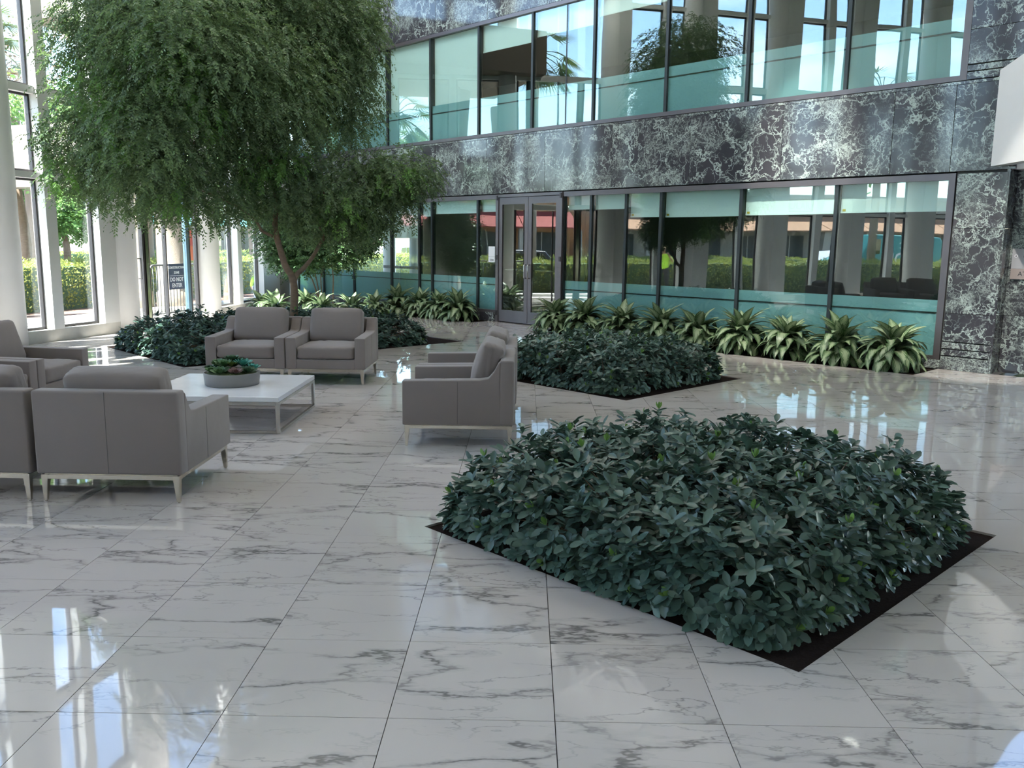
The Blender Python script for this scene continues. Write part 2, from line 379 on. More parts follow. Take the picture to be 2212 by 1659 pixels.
class MB:
    """collects geometry in a bmesh; build() links it as ONE mesh object"""
    def __init__(s): s.bm = bmesh.new()
    def box(s, lo, hi, M=None):
        r = bmesh.ops.create_cube(s.bm, size=1.0)['verts']
        c = [(a+b)/2 for a, b in zip(lo, hi)]; d = [b-a for a, b in zip(lo, hi)]
        for v in r:
            p = Vector((c[0]+v.co.x*d[0], c[1]+v.co.y*d[1], c[2]+v.co.z*d[2])); v.co = M @ p if M is not None else p
        return s
    def rbox(s, lo, hi, r=0.02, seg=3, M=None):
        b2 = bmesh.new(); bmesh.ops.create_cube(b2, size=1.0)
        c = [(a+b)/2 for a, b in zip(lo, hi)]; d = [b-a for a, b in zip(lo, hi)]
        for v in b2.verts: v.co = Vector((c[0]+v.co.x*d[0], c[1]+v.co.y*d[1], c[2]+v.co.z*d[2]))
        bmesh.ops.bevel(b2, geom=b2.edges[:], offset=r, segments=seg, profile=0.5, affect='EDGES', clamp_overlap=True)
        s.merge(b2, M); return s
    def merge(s, b2, M=None):
        mp = {}
        for v in b2.verts: mp[v] = s.bm.verts.new(M @ v.co if M is not None else v.co)
        for f in b2.faces:
            try:
                nf = s.bm.faces.new([mp[v] for v in f.verts]); nf.smooth = f.smooth
            except ValueError: pass
        b2.free()
    def prism(s, pts, vec, M=None):
        """polygon pts (3d) extruded by vec"""
        vec = Vector(vec); P = [Vector(p) for p in pts]
        if M is not None: Q = [M @ (p+vec) for p in P]; P = [M @ p for p in P]
        else: Q = [p+vec for p in P]
        a = [s.bm.verts.new(p) for p in P]; b = [s.bm.verts.new(p) for p in Q]; n = len(a)
        s.bm.faces.new(a[::-1]); s.bm.faces.new(b)
        for i in range(n): s.bm.faces.new([a[i], a[(i+1) % n], b[(i+1) % n], b[i]])
        return s
    def tube(s, pts, rad, seg=8, caps=True, smooth=True):
        P = [Vector(p) for p in pts]; n = len(P); R = rad if isinstance(rad, (list, tuple)) else [rad]*n
        rings = []; prev = None
        for i in range(n):
            t = (P[min(i+1, n-1)]-P[max(i-1, 0)]).normalized()
            if prev is None:
                a = Vector((0, 0, 1)) if abs(t.z) < 0.9 else Vector((1, 0, 0)); x = t.cross(a).normalized()
            else:
                x = (prev-t*prev.dot(t)).normalized()
            prev = x; y = t.cross(x)
            rings.append([s.bm.verts.new(P[i]+(x*math.cos(2*math.pi*k/seg)+y*math.sin(2*math.pi*k/seg))*R[i]) for k in range(seg)])
        for i in range(n-1):
            for k in range(seg):
                f = s.bm.faces.new([rings[i][k], rings[i][(k+1) % seg], rings[i+1][(k+1) % seg], rings[i+1][k]]); f.smooth = smooth
        if caps: s.bm.faces.new(rings[0][::-1]); s.bm.faces.new(rings[-1])
        return s
    def lathe(s, prof, c=(0, 0, 0), seg=32, smooth=True):
        rings = [[s.bm.verts.new((c[0]+r*math.cos(2*math.pi*k/seg), c[1]+r*math.sin(2*math.pi*k/seg), c[2]+z)) for k in range(seg)] for r, z in prof]
        for i in range(len(rings)-1):
            for k in range(seg):
                f = s.bm.faces.new([rings[i][k], rings[i][(k+1) % seg], rings[i+1][(k+1) % seg], rings[i+1][k]]); f.smooth = smooth
        s.bm.faces.new(rings[0][::-1]); s.bm.faces.new(rings[-1]); return s
    def quad(s, pts):
        s.bm.faces.new([s.bm.verts.new(p) for p in pts]); return s
    def mesh(s, name, shift=(0, 0, 0)):
        if any(shift):
            sh = Vector(shift)
            for v in s.bm.verts: v.co -= sh
        bmesh.ops.recalc_face_normals(s.bm, faces=s.bm.faces[:])
        me = bpy.data.meshes.new(name); s.bm.to_mesh(me); s.bm.free(); return me
    def build(s, name, mat, parent=None, shift=None, loc=None):
        """world-space geometry; shift = where the origin sits"""
        if shift is None: shift = tuple(parent.location) if (parent is not None and parent.type == 'EMPTY' and parent.parent is None) else (0, 0, 0)
        me = s.mesh(name, shift)
        o = mesh_obj(name, me, mat, parent)
        if parent is None: o.location = shift
        return o
def text_mesh(name, body, size, mat, parent, M, align='CENTER', extrude=0.001, bold=0.0):
    cu = bpy.data.curves.new(name, 'FONT'); cu.body = body; cu.size = size; cu.align_x = align; cu.align_y = 'CENTER'; cu.extrude = extrude; cu.offset = bold
    cu.resolution_u = 2
    to = bpy.data.objects.new('tmp_text', cu); COL.objects.link(to)
    dg = bpy.context.evaluated_depsgraph_get(); me = bpy.data.meshes.new_from_object(to.evaluated_get(dg)); me.name = name
    bpy.data.objects.remove(to); me.transform(M); me.materials.clear()
    return mesh_obj(name, me, mat, parent)
def scatter(tv, tf, O, X, Y, Z, sc):
    """instances of a template: tv (k,3), tf (m,j); per-instance frames (n,3)"""
    tv = np.asarray(tv, float); tf = np.asarray(tf, int); n = len(O); k = len(tv)
    sc = np.asarray(sc).reshape(n, -1)
    if sc.shape[1] == 1: sc = np.repeat(sc, 3, 1)
    T = tv[None]*sc[:, None, :]
    V = O[:, None, :]+T[..., 0:1]*X[:, None, :]+T[..., 1:2]*Y[:, None, :]+T[..., 2:3]*Z[:, None, :]
    F = tf[None]+(np.arange(n)*k)[:, None, None]
    return V.reshape(-1, 3), F.reshape(-1, tf.shape[1])
def unit(a): return a/np.maximum(np.linalg.norm(a, axis=-1, keepdims=True), 1e-9)
def frames(D, N):
    """Y along D, Z close to N"""
    Y = unit(D); X = unit(np.cross(Y, N)); Z = np.cross(X, Y); return X, Y, Z
# leaf templates (unit length along +y)
LEAF_S = (np.array([(0, 0, 0), (0.5, 0.42, 0.0), (0, 1, 0.0), (-0.5, 0.42, 0.0)]), np.array([(0, 1, 2, 3)]))
LEAF_M = (np.array([(0, 0, 0), (0.33, 0.28, 0.05), (0.50, 0.60, 0.05), (0.31, 0.88, 0.0), (0, 1, -0.04), (-0.31, 0.88, 0.0), (-0.50, 0.60, 0.05), (-0.33, 0.28, 0.05), (0, 0.30, -0.03), (0, 0.58, -0.03), (0, 0.86, -0.05)]),
          np.array([(0, 1, 8), (1, 2, 9), (1, 9, 8), (2, 3, 10), (2, 10, 9), (3, 4, 10), (0, 8, 7), (7, 8, 9), (7, 9, 6), (6, 9, 10), (6, 10, 5), (5, 10, 4)]))

# ------------------------------------------------------------------ frames of the building
EF = Vector((1/S2, -1/S2, 0)); NF = Vector((-1/S2, -1/S2, 0))      # along the facade, out of the facade
def F(s, d, z): return Vector((0, 18.2, 0)) + EF*s + NF*d + Vector((0, 0, z))
MF = Matrix(((1/S2, 1/S2, 0, 0), (-1/S2, 1/S2, 0, 18.2), (0, 0, 1, 0), (0, 0, 0, 1)))   # local (s, depth behind, z) -> world
def fbox(mb, s0, s1, d0, d1, z0, z1): return mb.box((s0, -d1, z0), (s1, -d0, z1), MF)   # d = distance in front of the facade plane
WALLP = [(-13.8, -6.2), (-8.1, 13.75), (-7.36, 16.4), (-6.92, 19.4), (-6.72, 22.0), (-6.63, 24.83)]
def wall_x(y):
    for (x0, y0), (x1, y1) in zip(WALLP, WALLP[1:]):
        if y <= y1: return x0+(x1-x0)*(y-y0)/(y1-y0)
    return WALLP[-1][0]
CEIL = 10.6

# planters: diamond corners
def diamond(cx, cy, h): return [(cx, cy-h), (cx+h, cy), (cx, cy+h), (cx-h, cy)]
BED1 = diamond(1.135, 5.0, 1.735); BED2 = diamond(1.135, 11.09, 1.735)
BED3 = [(-4.62, 11.39), (-1.05, 14.92), (-3.17, 17.06), (-6.74, 13.53)]
def fq(s0, s1, d0, d1): return [tuple(F(s, d, 0))[:2] for s, d in ((s0, d1), (s1, d1), (s1, d0), (s0, d0))]
BED4 = fq(1.05, 8.42, 0.02, 0.95); BED5 = fq(-4.6, -1.05, 0.02, 0.60); BED6 = fq(-8.0, -4.6, 0.02, 2.5)
BEDS = [BED1, BED2, BED3, BED4, BED5, BED6]

# ------------------------------------------------------------------ FLOOR
def clip(poly, a, b, keep_left):
    out = []; n = len(poly)
    def side(p): return ((b[0]-a[0])*(p[1]-a[1])-(b[1]-a[1])*(p[0]-a[0]))*(1 if keep_left else -1)
    for i in range(n):
        p, q = poly[i], poly[(i+1) % n]; sp, sq = side(p), side(q)
        if sp >= 0: out.append(p)
        if sp*sq < 0:
            t = sp/(sp-sq); out.append((p[0]+(q[0]-p[0])*t, p[1]+(q[1]-p[1])*t))
    return out if len(out) > 2 else []
def area(p): return abs(sum(p[i][0]*p[(i+1) % len(p)][1]-p[(i+1) % len(p)][0]*p[i][1] for i in range(len(p))))/2
def ccw(p): return p if sum(p[i][0]*p[(i+1) % len(p)][1]-p[(i+1) % len(p)][0]*p[i][1] for i in range(len(p))) > 0 else p[::-1]
def subtract(polys, hole):
    hole = ccw(hole); out = []
    for poly in polys:
        rest = poly
        for i in range(len(hole)):
            if not rest: break
            a, b = hole[i], hole[(i+1) % len(hole)]
            o = clip(rest, a, b, False)
            if o and area(o) > 1e-5: out.append(o)
            rest = clip(rest, a, b, True)
    return out
def hits(poly, hole):
    r = poly
    for i in range(len(hole)):
        a, b = ccw(hole)[i], ccw(hole)[(i+1) % len(hole)]; r = clip(r, a, b, True)
        if not r: return False
    return area(r) > 1e-5
floor = thing('floor', 'polished white marble tile floor with grey veins and dark joints', 'floor', kind='structure')
mb = MB(); mb.prism([(-13.9, -6.6, -0.12), (14.0, -6.6, -0.12), (14.0, 4.2, -0.12), (-6.75, 24.95, -0.12), (-8.3, 13.75, -0.12)], (0, 0, 0.085))
mb.build('grout_bed', 'grout', floor)
G = 0.0016
full_me = MB().box((G, G, -0.035), (TS-G, TS-G, 0)).mesh('tile'); full_me.materials.append(MAT['floor'])
def poly_mesh(polys, ox, oy, mb=None):
    mb = mb or MB()
    for p in polys: mb.prism([(x-ox, y-oy, -0.035) for x, y in ccw(p)], (0, 0, 0.035))
    return mb
cand = []
for i in range(-24, 24):
    for j in range(-16, 38):
        x, y = TX0+i*TS, TY0+j*TS; cx, cy = x+TS/2, y+TS/2
        if cx+cy > 18.7 or cx > 13.9 or cx < wall_x(cy)-0.2: continue
        sq = [(x+G, y+G), (x+TS-G, y+G), (x+TS-G, y+TS-G), (x+G, y+TS-G)]; polys = [sq]; cut = False
        if cx+cy > 17.3:
            q = clip(sq, tuple(F(-20, 0, 0))[:2], tuple(F(20, 0, 0))[:2], False); polys = [q] if q else []; cut = True
        for hb in BEDS:
            if any(hits(p, hb) for p in polys): polys = [q for p in polys for q in (subtract([p], hb) if hits(p, hb) else [p])]; cut = True
        if not polys: continue
        vis = cy > 2.0 and abs(cx/max(cy, 0.1)+0.0) < 0.66
        cand.append((0 if vis else 1, cy, x, y, polys, cut))
cand.sort(key=lambda c: (c[0], c[1]))
rest = MB()
for k, (nv, cy, x, y, polys, cut) in enumerate(cand):
    if k < 300 and not nv:
        me = full_me
        if cut: me = poly_mesh(polys, x, y).mesh('tile'); me.materials.append(MAT['floor'])
        mesh_obj('tile', me, None, floor, (x, y, 0))
    else: poly_mesh(polys, 0, 0, rest)
o = rest.build('tile_field', 'floor', floor); o['kind'] = 'stuff'

# ------------------------------------------------------------------ FACADE (wall_back)
wall_back = thing('wall_back', 'polished dark green marble facade with pale veins above office windows', 'wall', tuple(F(0, 0, 0)), kind='structure')
def panel(s0, s1, z0, z1, d=0.02, th=0.04, parent=wall_back, name='marble_panel'):
    w, h = s1-s0-0.004, z1-z0-0.004
    me = MB().rbox((-w/2, -th/2, -h/2), (w/2, th/2, h/2), 0.003, 1).mesh(name); me.materials.append(MAT['green_marble'])
    return mesh_obj(name, me, None, parent, tuple(F((s0+s1)/2, d, (z0+z1)/2)-Vector(parent.location)), (0, 0, -math.pi/4))
ZH, ZS, ZU = 2.72, 3.96, 6.29
joints = [-9.3, -8.16, -6.42, -4.68, -2.94, -1.2, 0.54, 2.28, 4.02, 5.76, 7.50, 8.33, 9.16, 10.2, 11.4]
for a, b in zip(joints, joints[1:]):
    if b < 9.2: panel(a, b, ZH+0.03, ZS-0.05)
    panel(a, b, ZU+0.06, 7.75); panel(a, b, 7.75, 9.2); panel(a, b, 9.2, CEIL)
mb = MB(); fbox(mb, -9.3, 9.16, -0.01, 0.045, ZS-0.05, ZS-0.012); mb.build('ledge', 'green_marble', wall_back)
for z0, z1 in ((0.40, 0.80), (0.80, 1.98), (1.98, ZH)): panel(8.44, 9.08, z0, z1)
for z0, z1 in ((0.0, 0.19), (0.20, 0.29), (0.30, 0.39)): panel(8.44, 9.08, z0, z1, 0.035 if z0 < 0.1 else 0.028)
for z0, z1 in ((ZS, 4.06), (4.07, 4.15), (4.16, 4.61), (4.61, ZU+0.06)): panel(8.44, 9.3, z0, z1)
# return of the pier and the recessed marble wall beyond it
mb = MB(); fbox(mb, 9.06, 9.10, -0.34, 0.038, 0, ZH+0.05); mb.build('pier_return', 'green_marble', wall_back)
for a, b in ((9.10, 10.2), (10.2, 11.4), (11.4, 12.6)):
    for z0, z1 in ((0.0, 0.80), (0.80, 1.98), (1.98, ZH+0.05)): panel(a, b, z0, z1, -0.30)
mb = MB(); fbox(mb, 9.10, 12.6, -0.36, 0.0, ZH+0.03, ZH+0.12); mb.build('recess_soffit', 'white_paint', wall_back)
# core behind panels (spandrel depth), plinth under left glazing
mb = MB(); fbox(mb, -9.3, 9.14, -0.45, -0.005, ZH+0.03, ZS-0.02); fbox(mb, -9.3, 11.4, -0.45, -0.005, ZU+0.06, CEIL); fbox(mb, 8.42, 9.06, -0.45, -0.005, 0, ZU+0.1); mb.build('wall_core', 'office_wall', wall_back)
for a, b in ((-9.3, -7.9), (-7.9, -6.3), (-6.3, -4.7), (-4.7, -3.1), (-3.1, -1.9), (-1.9, -0.90)): panel(a, b, 0.0, 0.20, 0.05, 0.10, name='plinth_stone')
for a, b in ((1.06, 2.7), (2.7, 4.35), (4.35, 6.0), (6.0, 7.2), (7.2, 8.44)): panel(a, b, 0.0, 0.13, 0.03, 0.06, name='plinth_stone')

# windows
wcount = [0]
def window(s0, s1, z0, z1, label, mull='dark_mullion', blinds=None, film=None, line=None, pane_split=None, header=0.09, sill=0.05, right_frame=None, grid=None):
    wcount[0] += 1
    w = thing('window_%d' % wcount[0], label, 'window', tuple(F((s0+s1)/2, 0, z0)), kind='structure')
    mb = MB(); fbox(mb, s0, s1, -0.05, 0.035, z1-header, z1); mb.build('head_frame', 'mauve_frame', w)
    mb = MB(); fbox(mb, s0, s1, -0.05, 0.035, z0, z0+sill); mb.build('sill_frame', 'mauve_frame', w)
    mb = MB(); fbox(mb, s0-0.028, s0+0.028, -0.09, 0.012, z0+sill, z1-header); mb.build('mullion', mull, w)
    if right_frame:
        mb = MB(); fbox(mb, s1-0.09, s1, -0.05, 0.04, z0, z1); mb.build('jamb', right_frame, w)
    cuts = [s0]+(pane_split or [])+[s1]
    for a, b in zip(cuts, cuts[1:]):
        me = MB().box((-(b-a)/2+0.006, -0.005, -(z1-header-z0-sill)/2), ((b-a)/2-0.006, 0.005, (z1-header-z0-sill)/2)).mesh('pane'); me.materials.append(MAT['tinted_glass'])
        mesh_obj('pane', me, None, w, tuple(F((a+b)/2, -0.02, (z0+sill+z1-header)/2)-Vector(w.location)), (0, 0, -math.pi/4+0.0))
    for c in (pane_split or []):
        mb = MB(); fbox(mb, c-0.012, c+0.012, -0.06, -0.012, z0+sill, z1-header); mb.build('glazing_bar', mull, w)
    if film:
        for (a, b, f0, f1) in film:
            mb = MB(); fbox(mb, a, b, -0.042, -0.036, f0, f1); mb.build('frosted_film', 'teal_film', w)
    if line:
        mb = MB(); fbox(mb, s0+0.03, s1-0.03, -0.034, -0.028, line-0.011, line+0.011); mb.build('film_line', 'film_line', w)
    return w
LM = [1.06, 1.77, 2.63, 3.43, 5.06, 6.71, 8.42]
names = ['narrow lower office pane beside the double doors, right side', 'lower office pane second from the double doors on the right', 'lower office pane third from the double doors on the right',
         'lower office window reflecting the tree trunk', 'lower office window second from the marble pier', 'lower office window beside the marble pier']
for i, (a, b) in enumerate(zip(LM, LM[1:])):
    window(a, b, 0.13, ZH+0.01, names[i], film=[(a+0.03, b-0.03, 0.18, 0.97)], line=0.79, right_frame='mauve_frame' if i == 5 else None)
LL = [-9.3, -7.95, -6.44, -4.77, -3.64, -3.15, -1.53, -0.88]
names = ['lower office pane in the corner by the glass wall', 'lower office pane behind the small dark trees', 'lower see-through office pane with long blind, left half', 'lower see-through office pane with long blind, right half',
         'very narrow lower office pane left of the double doors', 'wide dark lower office pane left of the double doors', 'lower office pane with taped paper notice beside the doors']
for i, (a, b) in enumerate(zip(LL, LL[1:])):
    window(a, b, 0.20, ZH+0.01, names[i], film=[(a+0.03, b-0.03, 0.25, 0.95)], line=0.80)
UM = [-9.3, -8.15, -6.48, -4.87, -3.18, -1.52, 0.11, 1.75, 3.43, 5.05, 6.72, 8.44]
for i, (a, b) in enumerate(zip(UM, UM[1:])):
    fl = [(a+0.03, b-0.03, 4.02, 4.80)] if i >= 6 else ([(a+0.03+(0.75 if i == 5 else 0.0), b-0.03, 4.02, 4.80)] if i >= 4 else [])
    fl = [(a+0.03, b-0.03, 4.02, 4.80)]
    window(a, b, ZS, ZU+0.06, 'upper floor office window, number %s from the corner by the glass wall' % ['one', 'two', 'three', 'four', 'five', 'six', 'seven', 'eight', 'nine', 'ten', 'eleven'][i],
           film=fl, line=4.62, pane_split=[(a+b)/2+0.1] if i in (6,) else None, header=0.07, sill=0.07, right_frame='mauve_frame' if i == 10 else None)
# roller blinds behind the glass
def blind(s0, s1, ztop, zbot, label, group, tagged=False):
    t = thing('roller_blind', label, 'blind', tuple(F((s0+s1)/2, -0.11, zbot)), group=group)
    mb = MB(); fbox(mb, s0+0.03, s1-0.03, -0.112, -0.108, zbot, ztop); mb.build('cloth', 'blind_cloth', t)
    mb = MB(); fbox(mb, s0+0.03, s1-0.03, -0.118, -0.102, zbot-0.02, zbot+0.01); mb.build('bottom_rail', 'blind_cloth', t)
    if tagged:
        mb = MB(); fbox(mb, s0+0.06, s0+0.11, -0.101, -0.099, zbot+0.005, zbot+0.04); o = mb.build('care_tag', 'yellow_tag', t); o['label'] = 'small yellow tag'
gl_ = 'roller blinds behind the lower office glass'; gu_ = 'roller blinds behind the upper office glass'
ord_ = ['first', 'second', 'third', 'fourth', 'fifth', 'sixth', 'seventh', 'eighth', 'ninth', 'tenth']
for i, (a, b, z) in enumerate([(1.06, 1.77, 2.40), (1.77, 2.63, 2.39), (2.63, 3.43, 2.23), (3.43, 5.06, 2.22), (5.06, 6.71, 2.23), (6.71, 8.36, 2.24)]):
    blind(a, b, 2.70, z, 'short pale roller blind, %s to the right of the double doors' % ord_[i], gl_, i >= 2)
for i, (a, b, z) in enumerate([(-1.53, -0.88, 2.40), (-3.15, -1.53, 2.38), (-3.64, -3.15, 2.33), (-4.77, -3.64, 1.82), (-6.44, -4.77, 1.82), (-7.95, -6.44, 1.82)]):
    blind(a, b, 2.70, z, '%s pale roller blind, %s to the left of the double doors' % ('short' if i < 3 else 'long', ord_[i]), gl_)
for i, (a, b, z) in enumerate([(-8.15, -6.48, 4.03), (-6.48, -4.87, 4.03), (-4.87, -3.18, 4.03), (-3.18, -1.52, 4.03), (-1.52, 0.11, 5.76), (0.11, 1.75, 5.83), (1.75, 3.43, 5.95), (3.43, 5.05, 6.15)]):
    blind(a, b, 6.29, z, '%s roller blind in the upper window row, %s from the corner' % ('fully lowered' if i < 4 else 'half raised' if i < 6 else 'almost raised', ord_[i]), gu_)
# office volume behind the facade
off = thing('wall_office', 'dark office interior behind the green glass', 'wall', tuple(F(0, -6, 0)), kind='structure')
mb = MB(); fbox(mb, -3.64, 9.2, -6.1, -6.0, 0, ZU+0.3); mb.build('back_wall', 'office_wall', off)
mb = MB(); fbox(mb, -3.70, -3.60, -6.0, -0.12, 0, ZH); mb.build('side_partition', 'wall_cream', off)
mb = MB(); fbox(mb, 9.16, 9.26, -6.0, -0.66, 0, ZU+0.3); mb.build('end_wall', 'office_wall', off)
mb = MB(); fbox(mb, -9.3, 9.2, -6.0, -0.45, ZH+0.05, ZS-0.06); mb.build('upper_slab', 'office_wall', off)
mb = MB(); fbox(mb, -9.3, 9.2, -6.0, -0.45, ZU+0.2, ZU+0.3); mb.build('upper_ceiling', 'office_wall', off)
mb = MB(); fbox(mb, -9.3, -9.2, -6.0, -0.45, ZS-0.06, ZU+0.3); mb.build('upper_end_wall', 'office_wall', off)
mb = MB(); fbox(mb, -9.3, -3.6, -6.1, -6.0, ZS-0.06, ZU+0.3); mb.build('upper_back_wall', 'office_wall', off)
mb = MB(); fbox(mb, -9.3, 9.2, -6.0, -0.02, -0.08, 0.005); mb.build('office_floor', 'office_floor', off)
for k, s in enumerate((-9.25, -7.9, -6.6)):
    mb = MB(); mb.tube([F(s, -3.2, 0.0), F(s, -3.2, ZH+0.1)], 0.20, 20); mb.build('office_column', 'white_paint', off)
mb = MB(); fbox(mb, -5.6, -5.5, -3.1, -3.0, 0, ZH); fbox(mb, -4.5, -4.4, -3.1, -3.0, 0, ZH); fbox(mb, -9.3, -3.7, -3.1, -3.0, 0.9, 0.98); mb.build('office_mullion', 'bronze_frame', off)

# double doors
door = thing('door_1', 'grey metal framed double glass doors into the office', 'door', tuple(F(0.08, 0, 0)), kind='structure')
mb = MB(); fbox(mb, -0.88, -0.80, -0.05, 0.06, 0, ZH+0.01); mb.build('jamb', 'mauve_frame', door)
mb = MB(); fbox(mb, 0.98, 1.06, -0.05, 0.06, 0, ZH+0.01); mb.build('jamb', 'mauve_frame', door)
mb = MB(); fbox(mb, -0.80, 0.98, -0.05, 0.06, ZH-0.05, ZH+0.01); mb.build('header', 'mauve_frame', door)
for a, b in ((-0.795, 0.085), (0.095, 0.975)):
    mb = MB(); fbox(mb, a, a+0.10, -0.005, 0.04, 0.02, ZH-0.06); fbox(mb, b-0.10, b, -0.005, 0.04, 0.02, ZH-0.06)
    fbox(mb, a+0.1, b-0.1, -0.005, 0.04, 0.02, 0.27); fbox(mb, a+0.1, b-0.1, -0.005, 0.04, ZH-0.20, ZH-0.06)
    leaf = mb.build('door_leaf', 'mauve_frame', door)
    mb = MB(); fbox(mb, a+0.09, b-0.09, 0.012, 0.022, 0.26, ZH-0.19); mb.build('pane', 'door_glass', leaf, shift=tuple(door.location))
    hs = b-0.05 if a < 0 else a+0.05
    mb = MB(); P = [F(hs, 0.04, 0.98), F(hs, 0.085, 0.98), F(hs, 0.10, 1.0), F(hs, 0.10, 1.24), F(hs, 0.085, 1.26), F(hs, 0.04, 1.26)]; mb.tube(P, 0.013, 10)
    h = mb.build('pull_handle', 'steel', leaf, shift=tuple(door.location)); h['label'] = 'chrome D shaped pull handle'
    mb = MB(); fbox(mb, a+0.10, b-0.10, -0.035, -0.015, 1.13, 1.155); mb.build('push_bar', 'steel', leaf, shift=tuple(door.location))
for s, z in ((-0.84, ZH-0.06), (-0.84, 1.4), (1.02, ZH-0.06), (1.02, 1.4), (-0.84, 0.2), (1.02, 0.2)):
    mb = MB(); fbox(mb, s-0.022, s+0.022, 0.055, 0.075, z-0.05, z+0.05); mb.build('hinge', 'bronze_frame', door)
# paper notice taped to the glass
note = thing('paper_notice', 'white paper notice reading 120A taped to glass beside the doors', 'notice', tuple(F(-1.07, 0.0, 1.29)))
mb = MB(); fbox(mb, -1.18, -0.97, -0.012, -0.008, 1.41, 1.63); mb.build('sheet', 'paper', note)
mb = MB(); fbox(mb, -1.18, -0.97, -0.012, -0.008, 1.29, 1.405); mb.build('lower_sheet', 'paper', note)
def FM(s, d, z): # text frame on the facade, reading from the atrium
    R = Matrix((( EF.x, 0, NF.x), (EF.y, 0, NF.y), (0, 1, 0))).to_4x4(); R.translation = F(s, d, z); return R
def txt(name, body, size, mat, parent, s, d, z, bold=0.0):
    return text_mesh(name, body, size, mat, parent, Matrix.Translation(-Vector(parent.location)) @ FM(s, d, z), bold=bold)
txt('notice_text', '120A', 0.065, 'ink', note, -1.075, -0.0065, 1.335)
# directory sign beyond the pier
sg = thing('directory_sign', 'grey and tan wall directory sign lettered ATRIUM beyond marble pier', 'sign', tuple(F(9.435, -0.27, 1.30)))
mb = MB(); fbox(mb, 9.140, 9.735, -0.278, -0.258, 1.44, 1.71); mb.build('upper_plate', 'sign_grey', sg)
mb = MB(); fbox(mb, 9.140, 9.735, -0.278, -0.253, 1.30, 1.438); mb.build('lower_plate', 'sign_tan', sg)
txt('lettering', 'ATRIUM', 0.085, 'ink', sg, 9.385, -0.251, 1.37); txt('lettering', '120A', 0.06, 'ink', sg, 9.335, -0.256, 1.61)
mb = MB(); mb.tube([F(9.190, -0.259, 1.61), F(9.190, -0.254, 1.61)], 0.022, 16); mb.build('round_emblem', 'sign_white', sg)
mb = MB(); mb.tube([F(9.190, -0.255, 1.61), F(9.190, -0.251, 1.61)], 0.009, 10); mb.build('emblem_dot', 'ink', sg)

# ------------------------------------------------------------------ LEFT GLASS WALL
cols = [(-8.2, 13.4), (-7.5, 15.9), (-6.99, 18.8), (-6.70, 23.3)]
y = 13.4
while y > -4.5:
    y -= 2.62; cols.insert(0, (wall_x(y), y))
def col_label(i):
    d = {len(cols)-4: 'round white column behind the left armchairs', len(cols)-3: 'round white column at the near end of the shrub bed hedge', len(cols)-2: 'round white column beside the construction barrier', len(cols)-1: 'round white column behind the tree trunk'}
    return d.get(i, 'round white column of the glass wall outside the view')
for i, (x, y) in enumerate(cols):
    c = tag(MB().lathe([(0.265, 0), (0.265, CEIL)], (x, y, 0), 40).build('column', 'white_paint', None, shift=(x, y, 0)), col_label(i), 'column', kind='structure')
    if i < len(cols)-4: c['group'] = 'columns beside the camera'
TR = [(0.20, 2.66), (2.76, 3.99), (4.11, 6.25), (6.40, 8.4), (8.5, CEIL-0.05)]
wl = [100]
